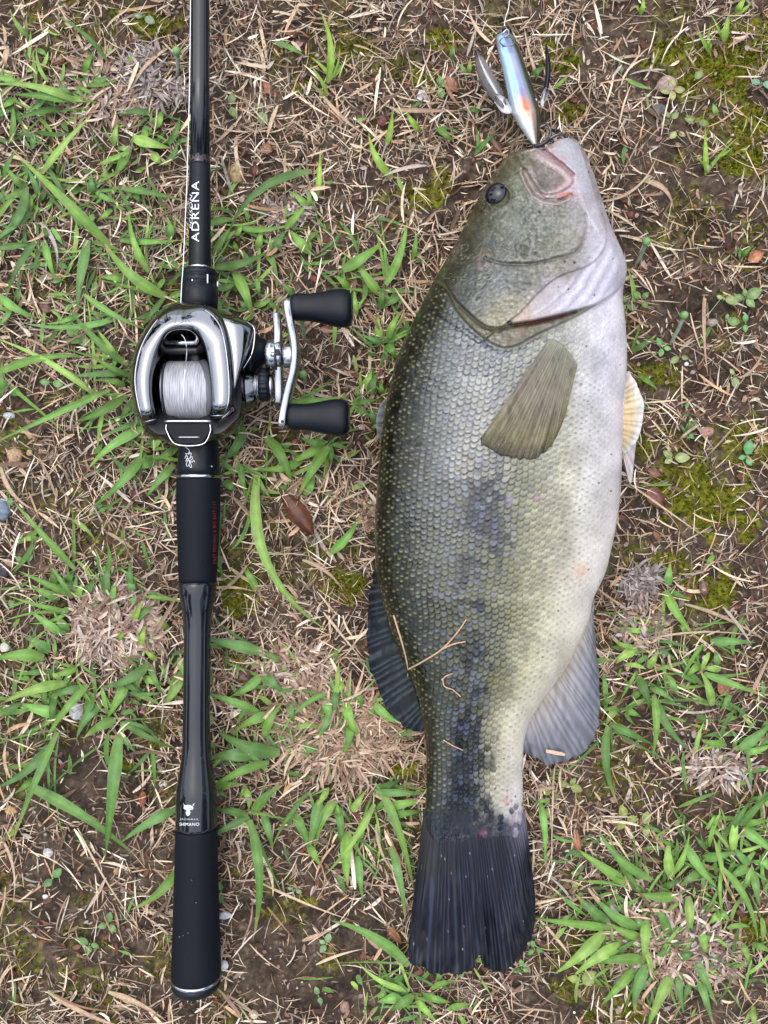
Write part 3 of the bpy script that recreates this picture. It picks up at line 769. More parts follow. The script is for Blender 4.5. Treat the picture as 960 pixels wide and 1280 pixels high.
# eye: bulging ball with a dark pupil and a thin gold ring
ez = float(fish_z(624, 245)); ec = np.array(P(621.5, 244.5, ez - .0003))
axis_e = np.array([-.42, .10, .90]); axis_e /= np.linalg.norm(axis_e)
def ball(c, r, ax, n=28, m=20, flat=.62, upto=1.0):
    a = np.cross(ax, [0, 1, 0]); a /= np.linalg.norm(a); b_ = np.cross(ax, a)
    ph = np.linspace(.001, np.pi*upto, m); th = np.linspace(0, 2*np.pi, n, endpoint=False)
    V = np.array([[c + r*(np.sin(p)*(np.cos(t)*a + np.sin(t)*b_)) + r*flat*np.cos(p)*ax for t in th] for p in ph])
    return V.reshape(-1, 3), grid_faces(m, n, True), np.repeat(ph, n)
V, F, ph = ball(ec, .0066, axis_e, flat=.75)
ring = .6*np.exp(-((ph-1.18)/.07)**2)[:, None]; out_ = sstep(1.2, 1.4, ph)[:, None]
ecol = linA((10,14,24))*(1-ring) + linA((150,138,92))*ring; ecol = ecol*(1-out_) + linA((96,100,84))*out_
M['eye'] = painted('wet_eye', .12, .35, coat=.25, coat_rough=.03)
eye = obj('eye', V, F, M['eye'], fish, colr=ecol)

# ---- fins: a sheet of rays between a root line and an outer edge, with real thickness
def fin(name, root, tip, zr, zt, col_fn, nv=110, nw=40, rays=18, ridge=.0005, thick=.0007, frayed=1.5, wav=.0012, seed=0, power=1.0, on_body=None, label=None, fold=None, mat='fin'):
    R = spline(root, nv); T = spline(tip, nv)
    v = np.linspace(0, 1, nv)[None, :]; w = np.linspace(0, 1, nw)[:, None]
    fr = frayed*(fbm(v[0]*rays*1.1, v[0]*0+seed, seed+7, 3)-.55)*2
    dirv = T-R; ln = np.linalg.norm(dirv, axis=1)[:, None]; T = T + dirv/(ln+1e-6)*fr[:, None]
    px = R[:, 0][None]*(1-w) + T[:, 0][None]*w; py = R[:, 1][None]*(1-w) + T[:, 1][None]*w
    ray = np.cos(2*np.pi*rays*(v + .012*np.sin(v*40+seed) + .045*(fbm(v*7, v*0+seed, seed+19, 2)-.5) + .012*(fbm(v*30, w*3, seed+23, 2)-.5)))*np.ones_like(w)
    zz = (np.interp(v[0], np.linspace(0, 1, len(zr)), zr)[None]*(1-w**power) + np.interp(v[0], np.linspace(0, 1, len(zt)), zt)[None]*w**power)
    zz = zz + ridge*ray*(.35+.65*np.sin(np.pi*np.clip(w+.15, 0, 1))) + wav*w*(fbm(v*9, w*2.5, seed+3, 3)-.5)*2
    if fold is not None: zz = zz + fold(v, w)
    if on_body is not None: zz = zz + fish_z(px, py)*0 + on_body(px, py, v, w)
    C = col_fn(v, w, ray, px, py)
    thin = thick*(1-.75*w)*np.ones_like(v)
    Vt = PA(px, py, zz); Vb = Vt - np.array([0, 0, 1.0])*thin[..., None]
    n = nv*nw
    F = np.concatenate([grid_faces(nw, nv), grid_faces(nw, nv, off=n)[:, ::-1]])
    per = np.concatenate([np.arange(nv), np.arange(1, nw)*nv+nv-1, (nw-1)*nv + np.arange(nv-2, -1, -1), np.arange(nw-2, 0, -1)*nv])
    p2 = np.roll(per, -1)
    F = np.concatenate([F, np.stack([p2, per, per+n, p2+n], -1)])
    o = obj(name, np.concatenate([Vt.reshape(-1, 3), Vb.reshape(-1, 3)]), F, M[mat], fish, colr=np.tile(np.clip(C, .003, .85).reshape(-1, 3), (2, 1)))
    if label: o['label'] = label
    return o

def rgbmix(stops, t):
    s = np.array([a for a, _ in stops]); c = linA([b for _, b in stops])
    return np.stack([np.interp(t, s, c[:, k]) for k in range(3)], -1)

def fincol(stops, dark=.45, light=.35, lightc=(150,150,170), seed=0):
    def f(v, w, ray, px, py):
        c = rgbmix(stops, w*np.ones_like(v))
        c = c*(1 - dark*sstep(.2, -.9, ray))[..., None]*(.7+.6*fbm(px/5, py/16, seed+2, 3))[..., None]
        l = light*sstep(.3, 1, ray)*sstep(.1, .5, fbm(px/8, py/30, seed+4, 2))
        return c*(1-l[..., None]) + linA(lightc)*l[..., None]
    return f

def tail_fold(v, w):
    k = sstep(.06, .9, w)
    return -.0042*k*np.exp(-((v-.575+.03*w)/.03)**2) + .0028*k*sstep(.57, .66, v)*sstep(1.05, .7, v)
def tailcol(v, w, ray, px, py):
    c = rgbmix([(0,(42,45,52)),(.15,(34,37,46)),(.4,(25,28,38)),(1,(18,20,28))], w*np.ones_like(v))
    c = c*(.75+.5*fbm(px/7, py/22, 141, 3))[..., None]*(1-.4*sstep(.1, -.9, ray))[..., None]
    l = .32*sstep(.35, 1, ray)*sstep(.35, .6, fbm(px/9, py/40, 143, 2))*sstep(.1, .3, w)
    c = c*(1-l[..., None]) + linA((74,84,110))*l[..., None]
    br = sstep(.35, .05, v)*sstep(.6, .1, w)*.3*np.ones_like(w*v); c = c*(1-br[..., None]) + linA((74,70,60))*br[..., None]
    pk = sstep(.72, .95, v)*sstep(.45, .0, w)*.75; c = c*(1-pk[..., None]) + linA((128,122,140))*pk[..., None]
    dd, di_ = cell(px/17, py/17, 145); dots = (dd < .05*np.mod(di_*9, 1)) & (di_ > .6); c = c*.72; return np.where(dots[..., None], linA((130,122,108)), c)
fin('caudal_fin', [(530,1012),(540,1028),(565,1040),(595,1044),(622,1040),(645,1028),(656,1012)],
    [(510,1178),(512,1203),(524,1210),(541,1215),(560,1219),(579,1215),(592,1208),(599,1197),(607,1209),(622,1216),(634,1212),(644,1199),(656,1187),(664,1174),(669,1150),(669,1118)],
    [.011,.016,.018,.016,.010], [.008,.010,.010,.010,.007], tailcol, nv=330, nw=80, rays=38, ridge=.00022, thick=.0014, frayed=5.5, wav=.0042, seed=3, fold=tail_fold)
def bulge_anal(v, w): return .0025*np.sin(np.pi*w)
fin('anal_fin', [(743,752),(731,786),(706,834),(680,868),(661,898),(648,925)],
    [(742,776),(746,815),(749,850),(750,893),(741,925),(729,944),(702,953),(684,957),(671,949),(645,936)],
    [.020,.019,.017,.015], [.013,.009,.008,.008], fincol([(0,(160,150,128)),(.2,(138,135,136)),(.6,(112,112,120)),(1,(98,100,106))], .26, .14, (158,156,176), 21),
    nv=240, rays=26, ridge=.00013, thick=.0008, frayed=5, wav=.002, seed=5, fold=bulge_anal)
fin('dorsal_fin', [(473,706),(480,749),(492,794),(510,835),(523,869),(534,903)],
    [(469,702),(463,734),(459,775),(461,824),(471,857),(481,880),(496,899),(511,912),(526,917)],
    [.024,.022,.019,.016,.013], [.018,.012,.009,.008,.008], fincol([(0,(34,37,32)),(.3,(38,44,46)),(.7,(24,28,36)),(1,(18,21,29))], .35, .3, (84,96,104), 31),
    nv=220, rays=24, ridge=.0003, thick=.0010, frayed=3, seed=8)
o = fin('spiny_dorsal_fin', [(483,500),(479,520),(476,550)], [(475,505),(470.5,522),(471,545)], [.032,.032,.032], [.026,.026,.026],
    fincol([(0,(70,72,66)),(1,(120,126,136))], .3, .2, (150,150,160), 33), nv=40, nw=12, rays=4, frayed=.5, seed=9)
pec_root = [(686,423),(697,426),(710,438),(722,456)]
def pec_lift(px, py, v, w): return fish_z(px, py) + .0010*sstep(-.1, .12, w) - .0003 + .0014*np.sin(np.pi*np.clip(w, 0, 1))
def peccol(v, w, ray, px, py):
    c = rgbmix([(0,(160,158,138)),(.06,(150,148,130)),(.16,(140,134,118)),(.5,(138,130,112)),(.85,(128,120,88)),(1,(76,70,54))], w*np.ones_like(v))
    c = c*(1-.30*sstep(.3, -.8, ray + .8*(fbm(px/9, py/9, 152, 2)-.5)))[..., None]*(.62+.76*fbm(px/7, py/16, 151, 3))[..., None]
    l = .14*sstep(.45, 1, ray)*np.ones_like(w); c = c*(1-l[..., None]) + linA((140,132,120))*l[..., None]
    r_ = .3*sstep(.75, 1, v)*np.ones_like(w); return c*(1-r_[..., None]) + linA((150,140,84))*r_[..., None]
fin('pectoral_fin', pec_root, [(603,546),(600,551),(615,564),(636,571),(663,575),(680,566),(691,555),(700,537),(707,518)],
    [0,0], [0,0], peccol, nv=240, nw=60, rays=24, ridge=.00008, thick=.0005, frayed=3, wav=.0010, seed=11, on_body=pec_lift, mat='thinfin')
fin('pelvic_fin', [(771,482),(774,500),(775,530),(774,556)], [(786,464),(797,482),(805,507),(801,538),(790,560),(780,567)],
    [.030,.030,.028], [.026,.022,.020], fincol([(0,(212,186,140)),(.35,(206,176,128)),(.75,(196,186,164)),(1,(214,208,212))], .2, .3, (224,214,204), 41), rays=13, nv=120, nw=26, ridge=.00025, frayed=1, seed=13)
fin('pelvic_fin', [(777,545),(777,556),(777,566)], [(795,553),(793,577),(788,604),(780,584)],
    [.018,.018], [.012,.010], fincol([(0,(206,186,176)),(1,(190,176,182))], .2, .3, (214,204,206), 43), rays=4, nv=40, nw=20, ridge=.0005, frayed=.8, seed=15)
# ---------------------------------------------------------------- fishing rod (tip out of frame at the top, butt at the bottom)
def rod_z(py): return np.interp(py, [-700, 0, 300, 560, 1237], [.030, .026, .025, .0235, .0150])
def rod_cx(py): return np.interp(py, [-700, 0, 338, 600, 900, 1237], [252.0, 250.4, 249.6, 248.2, 245.6, 245.2])

def rod_seg(name, prof, mat, parent, seg=64, facet=None):
    """prof: (plan y, half width) pairs"""
    prof = np.asarray(prof, float); th = np.linspace(0, 2*np.pi, seg, endpoint=False)
    rings = []
    for py, hw in prof:
        z = float(rod_z(py)); c = np.array(P(float(rod_cx(py)), py, z)); r = hw*(CAM_H - z)/1000
        rr = np.full(seg, r) if facet is None else r*facet(th, py)
        rings.append(np.stack([c[0] + rr*np.cos(th), np.full(seg, c[1]), z + rr*np.sin(th)], -1))
    V = np.vstack(rings); n = len(prof)
    F = grid_faces(n, seg, True)[:, ::-1].tolist() + [list(range(seg)), list(range((n-1)*seg, n*seg))[::-1]]
    return obj(name, V, F, mat, parent)

rod = thing('fishing_rod', 'long black fishing rod with foam grip lying beside the fish', 'fishing rod')
def dense(pts, n):
    p = np.asarray(pts, float); y = np.linspace(p[0, 0], p[-1, 0], n)
    s = spline(p, n*4); return [(a, float(np.interp(a, s[:, 0], s[:, 1]))) for a in y]
blank = rod_seg('blank', [(-650, 8.6), (-300, 9.8), (0, 11.2), (100, 11.5), (196, 12.0)], M['blank'], rod)
rod_seg('blank_wrap', [(196, 12.1), (197, 12.7), (206, 12.9), (207.5, 12.5)], M['gloss'], rod)
for y_ in (202.5,):
    rod_seg('red_thread', [(y_, 12.9), (y_+.2, 12.98), (y_+.5, 12.98), (y_+.7, 12.9)], M['red'], rod)
rod_seg('fore_sleeve', [(207, 12.5), (209, 13.0), (300, 13.6), (333, 13.8), (334, 13.6)], M['matte'], rod)
rod_seg('sleeve_ring', [(334, 13.9), (334.6, 14.6), (337.2, 14.8), (337.8, 14.0)], M['bright'], rod)
nut = rod_seg('lock_nut', [(337.5, 14.8), (338.5, 20.5), (341, 21.8), (346, 22.2), (346.6, 21.5), (348, 21.5), (348.6, 22.4), (355, 22.6), (355.6, 21.8), (357, 21.8), (357.6, 22.5), (372, 22.8), (376, 22.6), (390, 22.0)], M['matte'], rod)
for x_, y0_, y1_ in ((240.5, 343, 363), (259.5, 343, 354), (272.0, 352, 358)):
    z_ = float(rod_z(350)); r_ = 22.75*(CAM_H-z_)/1000; dx = (x_ - float(rod_cx(350)))*(CAM_H-z_-r_*.8)/1000
    zz = z_ + math.sqrt(max(r_*r_ - dx*dx, 1e-8)) + .00005
    tube('index_mark', [P(x_, y0_, zz), P(x_, y1_, zz)], .0004, M['white'], nut, 6)
rod_seg('reel_seat', dense([(388, 22), (450, 21), (520, 22), (556, 24), (575, 25.5), (590, 26.6), (594, 26.8)], 24), M['matte'], rod)
rod_seg('seat_ring', [(594, 26.8), (594.6, 27.5), (597.0, 27.6), (597.8, 26.9)], M['bright'], rod)
rod_seg('upper_grip', dense([(597.5, 27.0), (603, 27.2), (640, 26.8), (690, 24.8), (724, 23.4), (727, 22.9)], 26), M['rubber'], rod)
rod_seg('carbon_handle', dense([(727, 23.4), (736, 23.4), (744, 22.4), (760, 19.0), (775, 17.3), (800, 16.6), (860, 16.6), (910, 16.8), (940, 18.0), (965, 21.3), (985, 24.4), (1000, 25.3), (1034, 25.6)], 70), M['gloss'], rod)
rod_seg('butt_grip', dense([(1034, 25.4), (1037, 25.9), (1080, 26.6), (1150, 28.7), (1205, 30.5), (1216, 30.8), (1219, 30.4)], 40), M['rubber'], rod)
rod_seg('butt_ring', [(1219, 30.5), (1219.6, 31.1), (1222.2, 31.2), (1222.8, 30.6)], M['bright'], rod)
rod_seg('butt_cap', [(1222.6, 30.6), (1228, 30.5), (1232, 29.4), (1235, 26.5), (1236.5, 20), (1237, 8)], M['matte'], rod)
# hook keeper bolt on the reel seat
zz = float(rod_z(583)) + .0075
tube('seat_bolt', [P(263.5, 583, zz), P(266.5, 583, zz - .0005)], .0009, M['smoke'], rod, 10)

def on_rod(px, py, lift=.00018, hw=None):
    """point on the rod's top surface at plan offset px"""
    z0 = rod_z(py); kz = (CAM_H - z0)/1000; r = hw*kz
    dx = (px - rod_cx(py))*kz*(1 - .5*hw*.00045/CAM_H)
    dx = np.clip(dx, -r*.985, r*.985); s = np.sqrt(np.maximum(r*r - dx*dx, 0))
    nx, nz = dx/r, s/r
    cx = (rod_cx(py)-480)*kz
    return np.stack([cx + (r+lift)*nx, (640-py)*(CAM_H - z0 - s*.9)/1000, z0 + (r+lift)*nz], -1)

def text_mesh(body, size_x, size_y, shear=0.0, bold=0.0):
    cu = bpy.data.curves.new('lettering', 'FONT'); cu.body = body; cu.shear = shear; cu.offset = 0.0; cu.space_character = 1.12
    cu.resolution_u = 3
    o = bpy.data.objects.new('lettering', cu); col.objects.link(o)
    me = bpy.data.meshes.new_from_object(o)
    import bmesh
    bm = bmesh.new(); bm.from_mesh(me)
    ext = [(min(v.co[k] for v in bm.verts), max(v.co[k] for v in bm.verts)) for k in (0, 1)]
    for k in (0, 1):
        for f_ in np.linspace(*ext[k], 15 if k == 0 else 9)[1:-1]:
            no = (1, 0, 0) if k == 0 else (0, 1, 0); co = (f_, 0, 0) if k == 0 else (0, f_, 0)
            bmesh.ops.bisect_plane(bm, geom=bm.verts[:] + bm.edges[:] + bm.faces[:], plane_co=co, plane_no=no)
    bm.to_mesh(me); bm.free()
    V = np.array([v.co[:] for v in me.vertices]); F = [list(p.vertices) for p in me.polygons]
    bpy.data.objects.remove(o); bpy.data.meshes.remove(me)
    V = V[:, :2] - V[:, :2].min(0); V = V/V.max(0)
    return V*np.array([size_x, size_y]), F

def rod_text(body, x0, y0, length, height, mat, hw, upward=True, shear=0.0, bold=0.0, parent=rod):
    T, F = text_mesh(body, length, height, shear, bold)
    if upward: px, py = x0 - T[:, 1], y0 - T[:, 0]
    else: px, py = x0 + T[:, 0], y0 - T[:, 1]
    return obj('lettering', on_rod(px, py, hw=hw), F, mat, parent, smooth=False)
rod_text('ADRENA', 251.8, 303, 76, 9.2, M['white'], 13.4, bold=.012)
rod_text('POISON', 243.6, 287, 44, 4.4, M['white'], 13.45, shear=.3, bold=.02)
rod_text('FAST MOVING & BIG BAIT / 170H', 272.6, 704, 84, 3.2, M['red'], 26.6, bold=.015)
rod_text('JACKALL', 230.0, 1024.6, 24, 2.8, M['grey'], 25.5, upward=False, bold=.01)
rod_text('SHIMANO', 229.6, 1031.2, 25, 4.0, M['white'], 25.55, upward=False, bold=.01)
# pointed-ear animal emblem
E = [(234.4,1002.6),(237.2,1005.4),(240,1005.0),(244,1005.2),(247,1006.8),(248.2,1009.2),(246.6,1011),(243.6,1011.4),(243.4,1012.6),(244.4,1014.6),(243.2,1017.4),(241,1019.2),(239,1017.4),(238.2,1015),(239.2,1012.6),(239,1011.2),(236.4,1010.4),(235.4,1009),(236,1006)]
e = np.array(E); ctr = e.mean(0)
Vp = np.vstack([e, ctr]); obj('emblem', on_rod(Vp[:, 0], Vp[:, 1], .0002, 25.3), [[i, (i+1) % len(e), len(e)] for i in range(len(e))], M['grey'], rod, smooth=False)
e2 = np.array([(246.2,1005.2),(249.2,1002.4),(248.4,1006.2)]); obj('emblem', on_rod(e2[:, 0], e2[:, 1], .0002, 25.3), [[0, 1, 2]], M['grey'], rod, smooth=False)
# handwritten signature in white on the reel seat
for path in ([(242.5,581),(244.5,584.5),(246,583.5),(244,578),(242.2,575),(240,577),(239,581),(241,583),(243,579),(241.4,573),(239,575.5),(238,577),(240.5,571.5),(238.5,570),(236.6,573.5),(239,568),(237,567)],
             [(249.6,578),(248,575.5),(246.5,578.2),(244.6,575.6),(247,573.4),(245.6,570.6),(243.4,573.6),(245,567.6),(243,565.6),(241.6,568.4),(242.2,563),(236.5,558.2)],
             [(239,567),(246,567.4)]):
    s = spline(path, 60); V, F = tube_np(on_rod(s[:, 0], s[:, 1], .00012, np.interp(s[:, 1], [556, 575, 590, 594], [24.1, 25.6, 26.7, 26.9])), .00017, 5); obj('signature', V, F, M['white'], rod)
# scuffs and drops of water on the butt grip
for (x_, y_, r_) in ((252,1127,1.6),(231,1170,2.0),(236,1168,1.4),(242,1165,1.5),(246.5,1099,1.3)):
    c = on_rod(np.array([float(x_)]), np.array([float(y_)]), .0001, 28.5)[0]
    V, F, _ = ball(c, r_*.00042, np.array([0, 0, 1.]), 12, 8, .5); obj('water_drop', V, F, M['gloss'], rod)

# ---------------------------------------------------------------- baitcasting reel
reel = thing('fishing_reel', 'dark chrome baitcasting reel with double black knob crank on the rod', 'reel')
K = lambda z: (CAM_H - z)/1000.0
IN = [(197,528),(193,512),(190.5,491),(191,470),(195,450),(200,434),(206,421.5),(213,414.5),(222,411.5),(232,411),(240,413),(247,419),(253,430),(257,445),(260,465),(262,485),(263,505),(263,524)]
OUT = [(176,533),(170,517),(164,492),(162,471),(165,448),(173,425),(187,402),(203,385),(222,377),(240,376),(256,378),(270,385.5),(282,400),(289,425),(293,455),(294.5,485),(292,505),(283,523)]
NS = 150
def paired(A, B, n):
    t = np.linspace(0, len(A)-1, n); tt_ = np.arange(len(A))
    q = spline(np.hstack([A, B]), len(A)*30); 
    s0 = np.concatenate([[0], np.cumsum(np.linalg.norm(np.diff(q, axis=0), axis=1))]); u_ = np.linspace(0, s0[-1], n)
    return np.stack([np.interp(u_, s0, q[:, k]) for k in range(4)], -1)
pr = paired(IN, OUT, NS)
SP = np.array([(-.32,.0325),(-.26,.0375),(-.16,.0430),(-.05,.0480),(.02,.0503),(.08,.0516),(.2,.0525),(.4,.0530),(.58,.0528),(.74,.0521),(.87,.0506),(.95,.0474),(.985,.041),(.998,.033),(1.0,.027),(.985,.022)])
sp = spline(SP, 46)
Wp, Zp = sp[:, 0], sp[:, 1]
front = np.clip(1 - np.abs(np.linspace(-1, 1, NS))/.42, 0, 1)           # nose of the reel slopes down to the rod
shell = np.zeros((NS, 46, 3))
for i in range(NS):
    a, b_ = pr[i, :2], pr[i, 2:]
    pxy = a + (b_-a)*Wp[:, None]
    z = Zp - .0060*front[i]**1.2*sstep(.05, 1, Wp) - .0012*front[i]
    endd = min(i, NS-1-i)/9.0
    z = z - .010*max(0, 1-endd)**2
    shell[i] = PA(pxy[:, 0], pxy[:, 1], np.maximum(z, .02))
obj('top_shell', shell.reshape(-1, 3), np.concatenate([grid_faces(NS, 46)]), M['chrome'], reel)
# bright seam beads along the shell's outer edge
for a_, b2 in ((2, 62), (86, NS-2)):
    tube('edge_trim', shell[a_:b2, 36] + np.array([0, 0, .0002]), .00034, M['silver'], reel, 8)
tube('edge_trim', np.vstack([shell[NS-3, k] for k in range(12, 38)]), .00032, M['silver'], reel, 8)
tube('edge_trim', np.vstack([shell[2, k] for k in range(12, 38)]), .00032, M['silver'], reel, 8)
# frame under the shell: dark, rounded at the back
FR = [(166,490),(170,520),(180,541),(192,550),(206,551),(214,556),(255,557),(268,551),(282,548),(296,536),(307,522),(309,480),(304,430),(285,395),(240,378),(200,388),(176,430)]
fr = spline(FR, 90, True); c = np.array([236., 470.])
rings = []
for sc_, z in ((.97,.019),(1.0,.023),(1.0,.031),(.985,.036),(.955,.040),(.90,.0425)):
    p = c + (fr-c)*sc_; rings.append(PA(p[:, 0], p[:, 1], z))
V = np.vstack(rings); F = grid_faces(6, 90, True).tolist() + [list(range(90))]
# open well over the spool: keep only the ring walls, and a dark floor
F = grid_faces(6, 90, True).tolist()
obj('frame', V, F, M['smoke'], reel)
rim = np.vstack([PA(*(c + (fr-c)*.90).T, .0425), PA(*(c + (fr-c)*.62).T, .0385), PA(*(c + (fr-c)*.60).T, .020)])
obj('frame_deck', rim, grid_faces(3, 90, True), M['black'], reel)
V, F = prism(c + (fr-c)*.93, .0188, .0215); obj('frame_floor', V, F, M['black'], reel)
# right side plate, flowing into the drag housing
A = [(258,384),(270,390),(279,401),(285,426),(289,460),(290,488),(287.5,506),(280,519),(272,530),(268,545)]
B = [(288,392),(304,400),(317,409),(318,425),(314,444),(304,461),(298,476),(298,500),(303,516),(292,541)]
q = paired(A, B, 80); pl = np.zeros((80, 20, 3))
for i in range(80):
    w_ = np.linspace(0, 1, 20); p = q[i, :2] + (q[i, 2:]-q[i, :2])*w_[:, None]
    e_ = min(i, 79-i)/14.0; dp = .016*max(0, 1-e_)**1.6
    pl[i] = PA(p[:, 0], p[:, 1], .0462 - dp - .0030*w_ - .0035*w_**3 + .0012*np.sin(np.pi*w_))
obj('side_plate', pl.reshape(-1, 3), grid_faces(80, 20), M['chrome'], reel)
skirt = np.concatenate([pl[:, -1:], pl[:, -1:]*1.0 - np.array([0, 0, .010]), pl[:, -1:] - np.array([.002, 0, .020])], 1)
obj('side_plate_edge', skirt.reshape(-1, 3), grid_faces(80, 3), M['smoke'], reel)
tube('plate_trim', pl[4:70, -1] + np.array([0, 0, .0001]), .0004, M['bright'], reel, 8)

def lx_part(name, prof_px, cy_px, cz, mat, parent=reel, seg=48, sy=1, sz=1, zref=None):
    k = K(cz if zref is None else zref); prof = [((x-480)*k, r*k) for x, r in prof_px]
    V, F = lathe_x(prof, (640-cy_px)*k, cz, seg, sy, sz)
    return obj(name, V, F, mat, parent)
lx_part('drag_housing', [(312,28),(316,28.5),(318,27.5),(320,24.5),(324,20),(329,16.5),(333,14.5),(334,13),(334,1)], 439, .0295, M['matte'])
lx_part('tension_boss', [(297,27),(299,28),(301,27.5),(310,25),(320,21.5),(322,20),(322,1)], 487, .0285, M['smoke'])
for k_ in range(3):
    lx_part('boss_ring', [(319.5+k_*1.9,15),(319.7+k_*1.9,17.5),(321.0+k_*1.9,17.5),(321.2+k_*1.9,15)], 483, .031, M['silver'])
# knurled cast control knob
kz = .0315; prof = [(325,12),(325.3,18.5),(326.5,20),(335.5,20),(337,18.5),(337.2,12)]
th = np.linspace(0, 2*np.pi, 120, endpoint=False); kn = 1 + .035*sstep(-.2, .2, np.cos(th*20))
V = np.vstack([np.stack([np.full(120, (x-480)*K(kz)), (640-481)*K(kz) + r*K(kz)*np.cos(th)*(kn if r > 18 else 1), kz + r*K(kz)*np.sin(th)*(kn if r > 18 else 1)], -1) for x, r in prof])
obj('tension_knob', V, grid_faces(6, 120, True).tolist() + [list(range(120))[::-1], list(range(600, 720))], M['matte'], reel)
lx_part('tension_cap', [(337,13),(338,15),(341,15),(342.5,12),(343,1)], 482, .0315, M['silver'])
# star drag: hub and curved arms
star = lx_part('drag_star', [(332.5,10),(333,16),(336,18.5),(341,19),(344,17),(348,18.5),(352,18.5),(354,15),(355,6),(355,1)], 443.5, .036, M['silver'])
def arm_bar(name, pts, wid, th_, mat, parent):
    """flat bar along a 3-D path (px, py, z): wid across z, th_ across x, rounded corners"""
    pts = spline(pts, 40); n = len(pts)
    W_ = spline(np.array(wid, float)[:, None], 40)[:, 0]
    ang = np.linspace(0, 2*np.pi, 16, endpoint=False)
    cs = np.sign(np.cos(ang))*np.abs(np.cos(ang))**.5; sn = np.sign(np.sin(ang))*np.abs(np.sin(ang))**.5
    V = []
    for (x, y, z), w_ in zip(pts, W_):
        c_ = np.array(P(x, y, z)); V.append(np.stack([c_[0] + cs*th_/2, np.full(16, c_[1]), c_[2] + sn*w_/2], -1))
    return obj(name, np.vstack(V), grid_faces(n, 16, True).tolist() + [list(range(16))[::-1], list(range((n-1)*16, n*16))], mat, parent)
arm_bar('star_arm', [(347,438,.037),(347.5,418,.037),(346.5,402,.036),(345.5,392,.035)], [.009,.008,.007,.004], .0042, M['silver'], star)
arm_bar('star_arm', [(348,452,.036),(348.5,475,.034),(348.5,495,.033),(348,504,.032)], [.009,.008,.007,.004], .0044, M['silver'], star)
arm_bar('star_arm', [(347,444,.046),(347,440,.050),(346,437,.053)], [.004,.004,.003], .0028, M['silver'], star)
lx_part('star_pin', [(339,1.5),(339.4,3),(343,3),(343.6,1.5)], 443, .0465, M['bright'], star, 16)
lx_part('star_gap', [(344.8,17.8),(345,19.3),(347.4,19.3),(347.6,17.8)], 446, .0358, M['black'], star)
# crank and its two knobs
crank = arm_bar('crank', [(359.5,376,.040),(360,386,.040),(363,403,.041),(367.5,424,.042),(369.5,445,.042),(367.5,466,.042),(362,486,.041),(356.5,508,.040),(353.5,524,.040),(353,533,.040)],
        [.007,.0095,.0095,.012,.0145,.012,.0095,.0095,.0095,.007], .0044, M['silver'], reel)
lx_part('crank_nut', [(354,13),(357,15),(368,14.5),(373,12.5),(375.5,9),(376,1)], 445, .0405, M['silver'], crank)
for cx_, cy_, cz_ in ((353, 527, .0446), ):
    V, F, _ = ball(np.array(P(cx_, cy_, cz_)), .0009, np.array([0, 0, 1.]), 12, 8, .5); obj('crank_screw', V, F, M['black'], crank)
def knob(x0, cy, dx, ys):
    cz = .038; k = K(cz)
    prof = spline([(x0+1,4),(x0,9),(x0+1.2,13.6),(x0+7,16.0),(x0+22,16.2),(x0+38,18.6),(x0+54,21.8),(x0+65,22.8),(x0+72,21.4),(x0+76.0,16.5),(x0+77,8),(x0+77.2,1)], 60)
    n = 56; th = np.linspace(0, 2*np.pi, n, endpoint=False)
    ct = np.sign(np.cos(th))*np.abs(np.cos(th))**.8; st = np.sign(np.sin(th))*np.abs(np.sin(th))**.8
    V = []
    for x, r in prof:
        f = (x-x0)/77.0
        V.append(np.stack([np.full(n, (x-480)*k), (640-cy-dx*f)*k + r*k*ct*1.02, cz + r*k*st*.92], -1))
    kb = obj('crank_knob', np.vstack(V), grid_faces(60, n, True).tolist() + [list(range(n))[::-1], list(range(59*n, 60*n))], M['knob'], reel)
    lx_part('knob_ring', [(x0-3.5,5),(x0-3,8),(x0+.5,8),(x0+1,5)], cy, cz, M['bright'], kb, 24)
    lx_part('knob_cap', [(x0+74.5,17),(x0+76.6,16.5),(x0+77.8,12),(x0+78,1)], cy+dx, cz, M['silver'], kb, 40, 1.0, .8)
knob(363.5, 383.5, 2.5, 1)
knob(359.5, 521.0, 1.5, 1)
# spool with its wound line, flanges and level wind
lx_part('spool_line', [(203.5,10),(203.6,36.5)] + [(203.8+i*.92, 38.0 + .25*math.sin(i*2.1) - .000*i) for i in range(60)] + [(259.2,36.5),(259.3,10)], 483, .0290, M['spool_line'], reel, 96, zref=.0440)
for x_ in (199.5, 259.6):
    lx_part('spool_flange', [(x_,30),(x_+.3,41),(x_+1.2,42.2),(x_+2.8,42.2),(x_+3.4,41),(x_+3.5,30)], 483, .0290, M['smoke'], reel, 72, zref=.0440)
lx_part('level_wind_bar', [(200,1),(200,3.1),(258,3.1),(258,1)], 428.5, .0400, M['bright'], reel, 20)
lx_part('level_wind_screw', [(198,1),(198,5)] + [(199+i*1.0, 5.0+.8*(i % 2)) for i in range(60)] + [(259,5),(259,1)], 437.5, .0350, M['black'], reel, 24)
# thumb bar
TB = [(207,529),(263,529),(263,540),(253,555.5),(220,555.5),(208.5,538)]
V, F = prism(TB, .030, .0445, .0008); tb_ = obj('thumb_bar', V, F, M['pad'], reel, smooth=False)
tbp = np.array([(208,530),(208.6,539),(220.5,555.4),(252.6,555.4),(262.6,540.4),(262.6,530)]); tb3 = spline(tbp, 80)
tube('thumb_bar_trim', PA(tb3[:, 0], tb3[:, 1], .0443), .00042, M['bright'], tb_, 8)
tube('thumb_bar_trim', PA(np.linspace(205, 264, 12), np.full(12, 526.5), .0455), .0006, M['silver'], tb_, 8)
tube('thumb_bar_slot', PA(np.linspace(222, 249.5, 10), np.full(10, 546.5), .0446), .0003, M['silver'], tb_, 8)

